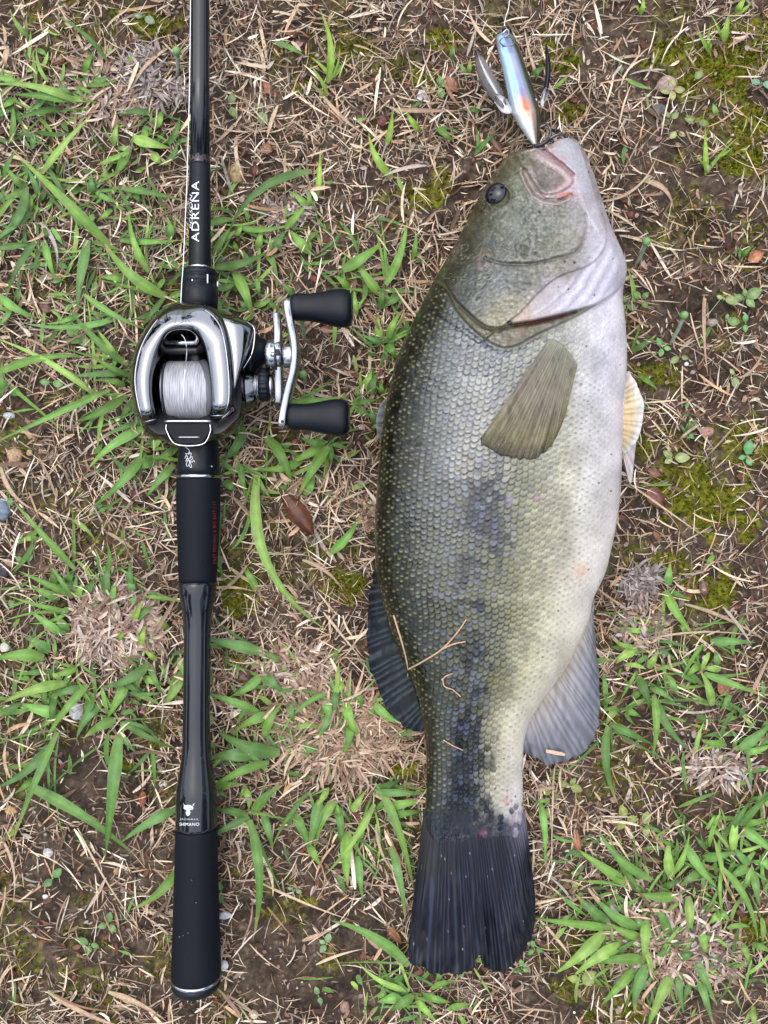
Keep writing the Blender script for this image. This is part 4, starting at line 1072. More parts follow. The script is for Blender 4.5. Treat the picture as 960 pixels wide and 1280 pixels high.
# ---------------------------------------------------------------- fishing line along the rod
ln = np.array([(240,-420,.036),(238.5,-100,.037),(237.6,60,.038),(234.5,200,.039),(229.5,320,.040),(226.8,360,.041),(226,382,.0415)])
s = spline(ln, 90)
tag(tube('fishing_line', PA(s[:, 0], s[:, 1], s[:, 2]), .00022, M['filament'], None, 6), 'thin pale fishing line running along the left side of the rod', 'fishing line')
loops = spline([(229,500,.0470),(230.5,470,.0482),(233.5,440,.0475),(231,424,.0470),(226.5,418,.0465)], 40)
tube('line_end', PA(loops[:, 0], loops[:, 1], loops[:, 2]), .00015, M['filament'], reel, 5)
loops = spline([(231.5,462,.0480),(233.5,430,.0490),(233,410,.0560),(231,395,.0540),(226,387.5,.0520),(221,395,.0545),(217,412,.0560)], 60)
tube('line_end', PA(loops[:, 0], loops[:, 1], loops[:, 2]+.0002), .00013, M['smoke'], reel, 5)

# ---------------------------------------------------------------- lure hooked in the fish's mouth
lure = thing('fishing_lure', 'small blue and white fishing lure with orange patch at the fish mouth', 'lure')
LL = np.array([(41,626),(43,622),(47,620),(66,622.5),(87.5,628),(121,635),(142,639.5),(160,650),(175,661),(181,666),(184,669)], float)
LR = np.array([(41,636),(43,641),(50,645),(66,652),(90,660),(118,670),(138,676),(153,675.5),(165,674.5),(179,672.5),(184,670.5)], float)
ly_ = np.linspace(41, 184, 110); a_ = np.interp(ly_, LL[:, 0], LL[:, 1]); b2 = np.interp(ly_, LR[:, 0], LR[:, 1])
th = np.linspace(0, 2*np.pi, 56, endpoint=False)
hw = (b2-a_)/2; cxs = (a_+b2)/2; zl = np.interp(ly_, [41, 110, 184], [.020, .022, .027])
V = np.stack([PA(cxs[i] - hw[i]*np.cos(th), np.full(56, ly_[i]), zl[i] + hw[i]*.00042*1.05*np.sin(th)) for i in range(110)])
uu = (-np.cos(th)[None]*np.ones((110, 1)) + 1)/2; yy = ly_[:, None]*np.ones((1, 56)); xx = cxs[:, None] - hw[:, None]*np.cos(th)[None]
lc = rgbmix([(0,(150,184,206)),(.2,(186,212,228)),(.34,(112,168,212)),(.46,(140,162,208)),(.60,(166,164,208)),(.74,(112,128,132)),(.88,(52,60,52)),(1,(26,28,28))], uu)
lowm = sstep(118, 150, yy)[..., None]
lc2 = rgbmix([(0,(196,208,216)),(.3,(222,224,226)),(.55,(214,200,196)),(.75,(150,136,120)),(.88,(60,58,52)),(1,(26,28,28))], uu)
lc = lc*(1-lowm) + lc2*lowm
og = np.exp(-((xx-656-.25*(yy-132))/7.0)**2 - ((yy-133)/13)**2)*(.55+.8*fbm(xx/2.5, yy/2.5, 163, 2)); lc = over(lc, .9*np.clip(og*1.15, 0, 1), (236,134,58))
hd = sstep(52, 44, yy); lc = over(lc, hd*.5, (150,170,180))
lc *= .78*(.9 + .2*fbm(xx*1.2, yy*.8, 161, 2))[..., None]
obj('lure_body', V.reshape(-1, 3), grid_faces(110, 56, True).tolist() + [list(range(56)), list(range(109*56, 110*56))], M['lure'], lure, colr=lc.reshape(-1, 3))
for (x_, y_) in ((645, 129), (669.5, 125)):
    V, F, _ = ball(np.array(P(x_, y_, .0272 if x_ < 650 else .0262)), .0012, np.array([0, 0, 1.]), 16, 8, .5); obj('screw', V, F, M['silver'], lure)
def ringpts(cx, cy, rx, ry, z, dz=0): 
    t = np.linspace(0, 2*np.pi, 32); return PA(cx+rx*np.cos(t), cy+ry*np.sin(t), z + dz*np.sin(t))
tube('nose_eye', ringpts(630, 38.5, 4, 4.5, .021), .0006, M['hook'], lure, 8)
tube('split_ring', ringpts(634, 52, 9, 6, .0272, -.001), .00035, M['smoke'], lure, 8)
tube('snap', PA(*spline([(628,42,.024),(634,37,.025),(636,43,.026),(631,46,.0265)], 24).T), .0005, M['silver'], lure, 8)
def wing(o1, o2, z0, z1, mat, name, colr):
    a_ = spline(o1, 30); b_ = spline(o2, 30); w_ = np.linspace(0, 1, 8)[None, :, None]
    p = a_[:, None]*(1-w_) + b_[:, None]*w_
    zz = np.linspace(z0, z1, 30)[:, None] - .0030*np.sin(np.pi*w_[..., 0])*np.ones((30, 1))
    top = PA(p[..., 0], p[..., 1], zz); bot = top - np.array([0, 0, .0006]); n = 240
    F = np.concatenate([grid_faces(30, 8), grid_faces(30, 8, off=n)[:, ::-1]])
    per = np.concatenate([np.arange(8), np.arange(1, 30)*8+7, 29*8+np.arange(6, -1, -1), np.arange(28, 0, -1)*8]); p2 = np.roll(per, -1)
    F = np.concatenate([F, np.stack([per, p2, p2+n, per+n], -1)])
    return obj(name, np.concatenate([top.reshape(-1, 3), bot.reshape(-1, 3)]), F, mat, lure)
M['blade'] = plain('tarnished_blade', (.24, .235, .23), .28, metal=1.0, rough_var=(300, .2, .45))
wl_ = wing([(633,130),(626,110),(613,86),(602,69),(595.5,63)], [(629,134),(615,122),(602,104),(595,84),(593.5,64)], .021, .016, M['blade'], 'wing_blade', None)
wing([(676,127),(681,100),(682,75),(681.5,56)], [(680.5,126),(687,103),(688,78),(683.5,54)], .021, .016, M['hook'], 'wing_blade', None)
wing([(640,141),(634,125),(622,117),(618,121)], [(636,142),(627,139),(619,128),(617.5,123)], .022, .0195, M['clear'], 'wing_hinge', None)
wing([(676,131),(677,118),(682,109),(684,111)], [(677,133),(683,124),(685.5,116),(685,112)], .022, .0195, M['clear'], 'wing_hinge', None)
# treble hook: eye at the tail, one point free, the others in the lip
hook = tube('treble_hook', PA(*spline([(669,183,.029),(676,181,.031),(684,176,.033),(690,172,.035)], 20).T), .0011, M['hook'], lure, 10)
tube('hook_point', PA(*spline([(683,177,.033),(688,169,.034),(687,160,.035),(682,154,.034),(676,155,.032),(674,158,.031)], 30).T), np.linspace(.0010, .0004, 30), M['hook'], hook, 10)
tube('hook_point', PA(*spline([(688,173,.035),(695,169,.036),(702,168,.036),(706,171,.035),(706,176,.033)], 30).T), np.linspace(.0010, .0004, 30), M['hook'], hook, 10)
tube('hook_point', PA(*spline([(686,175,.033),(691,177,.033),(694,182,.031)], 20).T), np.linspace(.0008, .0004, 20), M['hook'], hook, 10)
tube('tail_ring', ringpts(670, 183, 3.2, 3.2, .0285, .001), .0006, M['hook'], lure, 8)
s = spline([(630,36,.0205),(632,22,.018),(636,8,.017),(640,-30,.016),(655,-140,.014)], 40)
tag(tube('fishing_line', PA(*s.T), .0002, M['filament'], None, 6), 'short pale fishing line tied to the nose of the lure', 'fishing line')
# ---------------------------------------------------------------- grass tufts: every broad blade is a part of its tuft
def blade(parent, x0, y0, x1, y1, w, mat='grass', colour=None, bend=None, lift=None, name='blade', over_z=0.0, ends=None, tipc=None, flat=False):
    n = 11; t = np.linspace(0, 1, n)
    if mat == 'grass': x1, y1, w = x1 + .09*(x1-x0), y1 + .09*(y1-y0), w*.92
    L_ = math.hypot(x1-x0, y1-y0); bend = random.uniform(-.10, .10) if bend is None else bend
    nx, ny = -(y1-y0)/L_, (x1-x0)/L_
    cx = x0 + (x1-x0)*t + nx*bend*L_*4*t*(1-t); cy = y0 + (y1-y0)*t + ny*bend*L_*4*t*(1-t)
    lift = (.0025 + .00007*L_*random.uniform(.5, 1.2)) if lift is None else lift
    g = ground_z(cx, cy)
    z = np.maximum(g.mean() + .0015 + lift*(1.35*np.sin(np.pi*np.clip(t*.88+.08, 0, 1))) + over_z*(1-.4*t), g + .0008)
    prof = np.clip(np.minimum((.42 + 2.6*t)**.8, ((1-t)*1.42)**.8), 0, 1); prof[-1] = .02
    ca, sa = np.gradient(cx), np.gradient(cy); ll = np.hypot(ca, sa); ax, ay = -sa/ll, ca/ll
    hw = w*.56*prof; roll = random.uniform(-.35, .35); fold = random.uniform(.18, .5)
    V = np.zeros((n, 5, 3)); k = .00042
    for j, q_ in enumerate((-1, -.5, 0, .5, 1)):
        und = .06*w*np.sin(t*random.uniform(5, 9) + j)*.5 if abs(q_) == 1 else 0
        V[:, j] = PA(cx + ax*hw*q_, cy + ay*hw*q_, z + hw*k*(fold*abs(q_) + roll*q_) + und*k)
    if colour is None: colour = GREENS[random.randrange(6)]*random.uniform(.62, 1.0)
    colour = np.asarray(colour)
    C = np.ones((n, 5, 1))*colour[None, None]*(np.array([.95, 1, 1.22, 1, .95])[None, :, None])
    C = C*(.88 + .24*rng.random((n, 1, 1)))
    if tipc is None and random.random() < .28: tipc = linA((176,160,104))
    if tipc is not None:
        m_ = sstep(.72, 1.0, t)[:, None, None]; C = C*(1-m_) + np.asarray(tipc)*m_
    bs_ = sstep(.18, 0, t)[:, None, None]*.5; C = C*(1-bs_) + linA((150,166,110))*bs_
    uv = np.zeros((n, 5, 2)); uv[..., 0] = np.linspace(0, 1, 5)[None]; uv[..., 1] = t[:, None]
    return obj(name, V.reshape(-1, 3), grid_faces(n, 5)[:, ::-1].copy(), M[mat], parent, colr=C.reshape(-1, 3), uv=uv.reshape(-1, 2))

TUFTS = [
 ('grass tuft with two very long diagonal blades reaching the front of the reel', [(208,371,133,302,14),(136,306,24,196,13),(205,372,178,408,7),(212,372,235,362,9),(160,348,123,346,10)]),
 ('grass clump at the left edge beside the long diagonal blade', [(35,233,-6,247,10),(33,236,0,300,12),(42,262,-8,302,11),(48,250,27,205,7),(52,217,115,145,9),(48,298,10,370,9),(30,235,8,205,8),(0,310,42,305,9),(24,262,10,285,8),(5,225,22,188,7),(-5,275,30,240,8),(36,242,38,268,7)]),
 ('flat grass spray near the upper left edge above the diagonal blade', [(97,128,-4,108,10),(92,125,22,119,12),(75,135,18,150,8),(60,118,30,140,7),(13,178,13,126,8),(-5,95,36,104,8),(40,186,38,160,7),(70,106,92,120,6),(20,122,-5,135,8)]),
 ('leafy sprout with broad leaves growing just left of the rod', [(165,172,210,184,14),(190,142,149,144,9),(192,160,203,136,11),(160,192,143,221,11),(190,190,204,204,11),(210,180,224,148,9),(206,206,222,174,7),(142,182,148,152,8),(180,160,182,184,7)]),
 ('thin long grass blade pair at the top left corner beside bare soil', [(134,76,67,20,6),(104,92,118,66,9),(114,100,139,95,8),(160,70,172,83,6),(36,46,14,14,7),(96,108,120,122,5)]),
 ('flat grass blades under the middle of the diagonal blade', [(110,300,97,386,13),(150,235,228,251,8),(186,340,163,267,9),(117,242,115,218,9),(55,300,70,350,9),(62,368,92,367,5),(120,240,152,252,7),(150,300,200,296,8),(160,302,222,300,7),(100,236,78,230,9),(165,238,175,256,8),(212,300,208,272,9),(140,262,122,276,7)]),
 ('low grass at the left edge level with the reel top', [(150,396,35,402,8),(-4,367,46,396,11),(105,368,178,409,8),(-6,468,100,448,11),(116,492,3,428,8),(98,392,60,404,6),(14,384,-4,408,7),(2,494,2,455,7)]),
 ('grass tuft spreading leftwards from under the reel', [(137,487,-2,551,9),(157,494,97,525,12),(160,456,90,388,10),(146,452,122,414,8),(158,464,90,470,9),(156,482,120,476,8),(172,528,130,545,7),(162,470,110,440,7),(130,510,122,560,6),(166,500,150,530,9)]),
 ('fan of broad grass blades at the lower left of the reel', [(181,535,115,583,13),(181,566,118,630,12),(197,575,164,589,13),(218,580,183,621,11),(222,560,196,575,10),(190,560,210,540,9)]),
 ('long single grass blade with a short mate at the left edge below the reel', [(94,712,20,630,9),(91,650,118,676,6),(132,720,133,680,7),(134,746,139,705,11),(162,735,163,704,9),(140,752,146,724,8)]),
 ('small grass cluster on the upper left of the pale dry clump', [(90,748,62,706,7),(75,748,40,733,10),(88,744,28,716,8),(92,742,96,718,7),(104,742,117,724,11),(86,764,14,745,6),(68,742,62,708,8),(84,730,92,715,10),(96,748,104,728,9)]),
 ('grass rosette on the lower left of the pale dry clump', [(78,793,40,765,11),(62,815,32,797,14),(55,822,-6,825,16),(85,790,72,771,9),(83,854,5,879,13),(76,893,22,879,15),(110,856,60,921,10),(-4,895,30,876,10),(105,860,60,873,10),(60,838,20,842,7),(96,836,62,846,9),(56,880,60,840,8),(70,870,66,905,9)]),
 ('grass spray on the lower right of the pale dry clump left of the rod', [(186,830,129,857,13),(187,830,206,869,8),(172,842,171,871,9),(160,850,135,896,13),(126,880,98,921,12),(116,870,104,906,12),(145,900,108,921,13),(150,905,196,921,9),(224,840,203,881,15),(178,846,205,856,9),(224,822,228,848,10),(150,852,180,868,8)]),
 ('bright yellow green grass shoot on top of the pale dry clump', [(165,779,178,750,8),(211,785,195,771,9),(176,810,183,781,8),(146,800,158,788,7),(196,826,178,811,7)]),
 ('broad drooping grass blades hanging over the bare soil at lower left', [(149,915,133,1060,17),(30,980,156,1061,15),(72,915,20,1042,10),(60,932,-4,982,12),(155,905,218,935,8),(190,935,193,986,6),(150,912,172,940,7),(40,972,20,990,8)]),
 ('two single grass blades touching the left of the lower rod handle', [(222,1010,155,1051,13),(222,1086,168,1133,12)]),
 ('upright bright grass blade standing alone near the top centre', [(409,104,400,18,9),(410,120,388,83,5),(396,248,400,190,7),(490,222,463,170,10),(483,182,490,140,8),(526,164,508,138,8),(414,95,418,60,5)]),
 ('curved grass blade with low blades on the right of the rod above the reel', [(390,214,292,290,11),(385,261,362,240,9),(356,286,385,255,9),(262,280,296,276,10),(298,284,360,280,8),(322,314,328,284,9),(342,316,358,288,11),(386,316,362,288,12),(268,318,290,284,9),(270,334,332,314,11),(270,332,300,336,9)]),
 ('broad hanging blade with short grass between the lock nut and the upper knob', [(293,340,314,394,14),(272,360,296,352,9),(318,382,340,372,8),(370,372,348,352,8),(320,345,324,372,7),(330,378,350,388,6)]),
 ('grass blades standing between the upper knob and the fish head', [(428,338,476,304,14),(476,368,445,325,12),(482,356,507,280,11),(515,324,519,290,7),(475,426,473,394,10),(485,426,504,389,9),(484,430,496,448,10),(444,396,443,364,8),(436,362,417,345,9),(476,386,481,356,8),(478,428,452,418,6),(500,370,480,385,10)]),
 ('small grass sprig between the lower knob and the fish', [(455,486,464,464,11),(463,493,473,467,11),(440,505,476,500,6),(445,510,462,520,9),(471,529,464,509,9),(365,502,426,495,10),(478,494,474,478,7)]),
 ('grass tuft below the lower crank knob', [(332,545,362,609,13),(411,558,375,617,13),(405,556,364,578,12),(378,575,325,584,11),(407,553,378,547,10),(412,556,412,582,7),(415,555,438,562,6)]),
 ('grass blades growing against the right of the reel seat', [(306,534,277,575,13),(299,560,279,572,9),(275,640,281,722,10),(300,580,306,618,8),(318,590,340,624,6),(282,600,296,612,11)]),
 ('long curving grass leaf over the red brown dead leaf', [(322,590,401,772,14),(380,618,392,596,13),(412,692,448,645,11),(320,738,302,710,10)]),
 ('broad grass leaves on the right of the thin rod handle', [(328,815,258,798,15),(326,845,290,869,12),(326,843,354,866,13),(326,893,260,868,12),(340,893,297,913,13),(350,941,276,914,18),(372,935,402,935,12),(318,944,262,948,17),(330,816,352,832,8),(310,878,296,905,7),(330,922,353,880,11)]),
 ('short grass shoots on the brown dry clump beside the dorsal fin', [(406,868,412,906,12),(416,884,394,926,10),(420,860,419,894,9),(432,874,453,922,12),(438,900,425,946,10),(444,862,453,886,9),(465,875,508,905,11),(463,880,465,902,10),(416,828,425,807,8),(360,880,366,903,10),(410,866,364,900,7),(426,850,426,868,8)]),
 ('grass fan right of the rod logo with one long hanging blade', [(336,953,260,991,11),(312,1025,316,1162,13),(312,1022,258,1053,9),(316,1018,352,984,13),(310,1020,270,1012,11),(305,984,310,1012,9),(328,1018,340,1061,10),(386,990,343,1056,6),(270,985,300,980,9)]),
 ('grass row hanging below the brown dry clump left of the tail', [(367,1015,386,1060,12),(385,1056,400,1082,10),(400,1000,387,1058,14),(420,1000,398,1052,12),(420,1008,425,1058,10),(468,1005,411,1087,9),(435,1040,435,1104,15),(447,1070,453,1122,10),(440,1015,456,990,9),(448,1050,456,1035,8),(410,985,392,1010,8)]),
 ('grass blades reaching the tail of the fish from the left', [(470,990,531,991,10),(479,1012,531,1003,12),(484,1022,529,1015,10),(473,980,514,1106,11),(488,1058,505,1146,10),(470,985,500,973,9)]),
 ('grass blades below the tail at the bottom edge', [(511,1207,420,1155,14),(512,1238,453,1206,8),(500,1246,474,1252,14),(516,1244,486,1262,13),(530,1243,562,1252,10),(520,1250,545,1278,9),(505,1220,488,1232,9),(540,1236,570,1228,8),(560,1262,590,1256,9)]),
 ('narrow grass blade upright just right of the tail base', [(675,1002,680,1072,9),(686,1000,668,1004,5)]),
 ('grass sprig right of the belly above the anal fin', [(832,738,866,791,12),(835,732,838,705,11),(835,737,862,748,7),(888,802,940,803,11),(796,812,772,829,13),(796,810,768,799,7),(860,790,848,782,9)]),
 ('grass tuft right of the anal fin', [(810,835,822,814,10),(797,845,812,886,12),(817,868,815,942,10),(820,875,859,934,11),(812,860,842,878,8),(835,845,848,869,9),(762,904,813,929,11),(760,908,772,998,11),(752,880,768,872,8),(790,872,806,862,9),(782,888,800,896,9),(770,884,758,905,10)]),
 ('grass sprig at the right edge level with the anal fin', [(880,842,946,867,10),(890,882,875,840,11),(901,836,878,834,9),(896,832,893,814,9),(870,940,880,904,6),(924,936,964,904,14),(930,940,966,928,9),(906,930,878,924,10),(876,830,858,846,9),(912,866,900,888,8)]),
 ('large grass rosette at lower right beside the tail', [(765,1160,672,1148,11),(755,1165,698,1213,17),(779,1180,721,1218,16),(762,1156,722,1120,14),(800,1160,745,1120,13),(804,1172,764,1154,11),(808,1200,745,1205,14),(795,1210,754,1254,13),(810,1205,795,1263,14),(840,1217,812,1280,15),(808,1150,805,1202,13),(836,1172,816,1132,12),(840,1182,815,1196,9),(790,1150,812,1166,10)]),
 ('upper spray of the lower right grass with dark slender blades', [(815,1100,752,1040,11),(785,1106,725,1064,13),(797,1108,765,1050,8),(840,1098,838,1050,13),(842,1092,860,1044,8),(857,1055,896,1108,12),(846,1121,797,1117,13),(860,1120,862,1173,12),(826,1110,852,1098,9),(878,1088,850,1108,11),(884,1060,870,1046,7)]),
 ('grass blades at the lower right corner hanging over dry stubs', [(868,1195,894,1252,11),(872,1220,890,1277,10),(850,1214,855,1263,10),(866,1225,857,1257,8),(875,1164,880,1194,11),(940,1180,966,1192,8),(942,1258,950,1290,8),(926,1178,935,1206,8),(848,1200,870,1190,9)]),
 ('dense grass tuft cut by the right edge', [(917,1066,926,1008,11),(905,1046,940,998,9),(925,1032,966,992,10),(928,1036,966,1066,13),(878,1072,917,1064,12),(938,1080,918,1058,10),(940,1085,929,1112,10),(943,1090,950,1132,10),(935,1083,911,1096,12),(945,1012,950,988,9),(903,1085,944,1172,9),(903,1080,900,1048,8),(900,1140,886,1154,10),(900,1138,912,1150,9),(930,1030,960,1025,9),(952,1070,965,1090,9)]),
 ('few bright short grass blades in the moss at the top right corner', [(905,52,912,18,9),(887,66,870,38,6),(800,18,803,-4,6),(883,216,882,164,7),(894,196,914,185,5),(920,16,932,-4,8)]),
 ('tiny grass blades scattered left of the lure', [(565,76,567,54,6),(595,192,621,167,7),(546,158,567,177,9),(585,138,603,140,7),(586,92,588,74,6)]),
 ('two green grass blades under the right wing of the lure', [(664,98,682,84,9),(690,112,712,92,5)]),
 ('thin grass blades beside the belly of the fish at the upper right', [(790,438,818,420,8),(800,470,820,486,7),(798,500,812,512,6),(860,540,862,520,5),(928,322,942,308,5),(926,310,926,328,4)]),
]
for lab, bl in TUFTS:
    t_ = thing('grass_tuft', lab, 'grass tuft', group='green grass tufts around the catch')
    tint = random.uniform(.85, 1.12)
    for k_, (x0, y0, x1, y1, w_) in enumerate(bl):
        yel = 'yellow' in lab or 'bright' in lab
        c_ = (linA((142,176,70)) if yel else GREENS[random.randrange(6)])*random.uniform(.66, .98)*tint
        blade(t_, x0, y0, x1, y1, w_, colour=c_, bend=(.16 if (x0, y0) in ((390,214), (322,590)) else None))
        for _ in range(random.choice((0, 1, 1, 2)) if len(bl) > 4 else 0):                      # shorter blades of the same shoot, lower down
            a_ = math.atan2(y1-y0, x1-x0) + random.choice((-1, 1))*random.uniform(.35, 1.0); l_ = math.hypot(x1-x0, y1-y0)*random.uniform(.55, 1.15)
            blade(t_, x0 + random.uniform(-3, 3), y0 + random.uniform(-3, 3), x0 + l_*math.cos(a_), y0 + l_*math.sin(a_), random.uniform(2.6, 5.0), colour=c_*random.uniform(.75, 1.1), lift=.003)

# ---------------------------------------------------------------- broad-leaved seedlings
def leaf_mesh(x, y, ang, L_, W_, z, cup=.25):
    n, m_ = 9, 5; t = np.linspace(0, 1, n); V = np.zeros((n, m_, 3))
    pr_ = np.sin(np.pi*np.clip(t, .03, 1)**.8)**.75; pr_[-1] = .02
    for j, q_ in enumerate(np.linspace(-1, 1, m_)):
        px = x + math.cos(ang)*L_*t - math.sin(ang)*W_*.5*pr_*q_; py = y + math.sin(ang)*L_*t + math.cos(ang)*W_*.5*pr_*q_
        V[:, j] = PA(px, py, z + .00042*(cup*W_*.5*q_*q_*pr_ + .25*L_*np.sin(np.pi*t*.9)))
    return V.reshape(-1, 3), grid_faces(n, m_)[:, ::-1].copy()
SEED = [
 (841,112,[(0,13),(1.6,12),(3.0,13),(4.6,12)],(168,168,104),'pale yellow green four leaved seedling beside the round pink grey stone'),
 (838,149,[(2.6,12),(5.6,11),(4.2,8)],(140,156,96),'two leaved seedling just below the dark round pebble at top right'),
 (847,164,[(.6,9),(2.4,11)],(164,168,110),'small pale seedling under the two leaved one at top right'),
 (872,152,[(3.4,14),(.2,12)],(126,148,84),'long leaved seedling right of the dark pebble at top right'),
 (868,100,[(5.4,13)],(132,152,92),'single round leaf in the moss at top right'),
 (775,80,[(4.4,8),(1.4,9)],(118,150,96),'tiny sprout in dark soil right of the lure'),
 (952,104,[(3.4,11),(.2,13)],(120,164,128),'bluish green round leaf at the right edge in moss'),
 (783,380,[(2.4,13),(.5,12),(4.4,9)],(140,158,96),'seedling with round leaves beside the gill flap'),
 (802,374,[(3.9,12),(1.0,11),(5.5,10)],(112,146,76),'green seedling with cupped leaves a little right of the gill flap'),
 (828,434,[(4.2,11),(1.8,10),(.2,9)],(120,164,96),'seedling at the foot of the tall fuzzy stem right of the belly'),
 (850,446,[(2.6,12),(.2,9)],(146,160,104),'pale low seedling below the fuzzy stem'),
 (905,374,[(.1,16),(3.6,8)],(150,168,104),'single long pale leaf below the lower soil lump'),
 (932,372,[(5.8,20),(.8,14),(3.2,12),(4.6,9)],(124,152,92),'larger seedling at the right edge below the soil lump'),
 (908,401,[(.1,15),(4.9,7)],(126,164,92),'flat green leaf with tiny sprout at the right'),
 (932,404,[(4.7,10),(1.6,9)],(106,160,96),'bright two leaf sprout near the right edge'),
 (859,512,[(4.7,7),(1.6,7)],(102,158,92),'tiny bright sprout right of the pelvic fin'),
 (860,541,[(4.7,7),(.8,8),(2.4,7)],(98,160,84),'three leaf bright sprout below the tiny one right of the pelvic fin'),
 (842,572,[(3.7,13),(.0,18),(2.6,11)],(156,168,110),'pale flat seedling below the three leaf sprout'),
 (934,570,[(4.9,18),(2.9,9),(1.2,11)],(110,168,112),'fresh seedling with an upright leaf at the right in moss'),
 (918,470,[(1.4,14),(4.2,8)],(150,166,112),'pale oval leaf among straw at the right'),
 (690,992,[(3.4,11),(.4,9)],(132,140,74),'small seedling below the anal fin'),
 (712,982,[(.4,15),(5.4,10),(3.4,12)],(138,150,84),'olive seedling just right of the anal fin tip'),
 (684,1008,[(1.5,13),(4.7,9)],(142,156,92),'oval pale leaf right of the tail base'),
 (782,1024,[(4.4,16),(.0,14),(2.2,14)],(136,148,72),'olive brown leaved seedling on bare soil above the lower right grass'),
 (806,1032,[(4.9,16),(1.4,12)],(148,160,100),'greyish seedling right of the olive brown leaved one'),
 (726,1092,[(4.6,13),(1.6,9),(3.2,10)],(118,152,78),'round leaved seedling left of the lower right grass'),
 (722,1114,[(4.2,10),(1.0,10)],(126,152,82),'seedling under the round leaved one'),
 (668,1186,[(.3,9),(2.4,9),(4.4,9)],(104,154,84),'clover like sprout right of the tail tip'),
 (726,1226,[(3.4,14),(.1,15),(5.8,20)],(152,166,96),'pale green spreading seedling under the lower right rosette'),
 (652,1210,[(.5,8),(2.6,9),(4.6,9),(5.6,7)],(126,162,98),'cluster of small sprouts below the tail on the right'),
 (165,742,[(4.6,14),(1.4,13),(2.8,9)],(110,158,80),'seedling with two round leaves right of the pale dry clump near the rod'),
 (198,744,[(3.4,12),(.6,10),(1.8,9)],(108,150,84),'bright round leaved seedling beside the upper rod grip'),
 (12,620,[(4.8,12),(1.6,10)],(112,160,90),'round leaf sprout at the left edge by the grey stone'),
 (30,702,[(3.6,10),(5.6,12)],(124,158,96),'small sprout near the dark pebble at the left edge'),
 (8,752,[(.4,10),(3.8,9)],(116,156,88),'tiny sprout low at the left edge'),
 (130,632,[(.4,9),(3.2,9),(1.8,8)],(108,158,88),'little three leaf sprout left of the upper grip'),
 (66,1098,[(5.4,14),(2.4,13)],(104,146,86),'green sprout on bare soil at lower left'),
 (112,1180,[(3.5,14),(.3,10),(1.8,12)],(112,152,84),'seedling in the straw at lower left corner'),
 (135,1155,[(4.9,13),(2.8,11),(.8,12)],(116,150,90),'seedling left of the butt of the rod'),
 (180,20,[(.6,14),(3.2,10)],(140,158,124),'grey green oval leaves at the top left'),
 (288,132,[(4.9,14),(1.2,13)],(128,146,92),'dull seedling right of the rod near the top'),
 (325,138,[(1.3,17),(4.9,8)],(132,150,98),'oval dull leaf near the first one right of the rod'),
 (550,108,[(4.7,11),(1.4,13),(5.9,9)],(118,160,88),'round leaved sprout left of the lure'),
 (310,385,[(.8,9),(3.8,10)],(120,160,92),'small sprout right of the reel nose'),
 (60,348,[(.1,15),(2.9,12)],(122,156,96),'flat round leaf under the low grass left of the reel'),
 (96,420,[(.6,18),(3.6,12)],(132,150,92),'oval olive leaf between grass blades left of the reel'),
 (64,478,[(.2,13),(3.2,12)],(118,150,92),'two round leaves on bare soil left of the reel'),
 (10,488,[(.2,15),(4.2,9)],(108,152,82),'round green leaf at the left edge left of the reel'),
 (398,1245,[(4.4,10),(1.2,9)],(116,152,98),'blue green leaf on bare soil at the bottom centre'),
 (408,1180,[(5.0,12),(2.2,11),(3.6,8)],(142,170,126),'pale bent sprout on bare soil between rod butt and tail'),
 (368,1112,[(.4,8),(3.4,7)],(128,160,104),'tiny sprout on soil below the hanging blades'),
 (276,1115,[(1.6,12),(4.6,10)],(104,146,84),'small green leaf touching the right of the butt grip'),
]
for x_, y_, lv, c_, lab in SEED:
    g_ = float(ground_z(np.array([float(x_)]), np.array([float(y_)]))[0])
    t_ = thing('seedling', lab, 'seedling', group='broad leaved seedlings')
    for a_, l_ in lv:
        V, F = leaf_mesh(x_ + 2*math.cos(a_), y_ + 2*math.sin(a_), a_, l_*1.05, l_*.72, g_ + .0022 + random.uniform(0, .002))
        cc = linA(c_)*random.uniform(.55, .82)
        C = np.ones((len(V), 1))*cc*(.85+.3*rng.random((len(V), 1))); C.reshape(9, 5, 3)[:, 2] *= 1.2
        obj('leaf', V, F, M['leaf'], t_, colr=C)
    V, F = tube_np([P(x_, y_, g_ - .001), P(x_, y_, g_ + .0030)], .0005, 6); obj('stem', V, F, M['leaf'], t_, colr=np.ones((len(V), 1))*linA((150,160,110))*.8)
# fuzzy bud stems
for x0, y0, x1, y1, lab in ((380,424,376.5,399,'pale green bud on a short stalk beside the upper crank knob'),(381,480,379,468,'pale green bud on a short stalk behind the crank'),
                            (838,430,855,394,'tall fuzzy pale stem with a green tip right of the belly'),(795,330,808,302,'fuzzy stem with green tip right of the gill flap'),
                            (288,132,290,88,'thin stalk with green bud just left of the rod near the top') if False else (222,96,221,64,'thin stalk with green bud just left of the rod near the top')):
    g_ = float(ground_z(np.array([float(x0)]), np.array([float(y0)]))[0])
    t_ = thing('bud_stalk', lab, 'bud', group='stalks with buds')
    s = spline([(x0, y0, g_), ((x0+x1)/2+1, (y0+y1)/2, g_+.008), (x1, y1, g_+.015)], 12)
    V, F = tube_np(PA(*s.T), np.linspace(.0010, .0012, 12), 8); obj('stalk', V, F, M['leaf'], t_, colr=np.ones((len(V), 1))*linA((160,174,150))*.75)
    V, F, _ = ball(np.array(P(x1, y1, g_+.016)), .0023, np.array([.3, .3, 1.])/1.09, 14, 10, 1.1); obj('bud', V, F, M['leaf'], t_, colr=np.ones((len(V), 1))*linA((124,166,100))*.8)

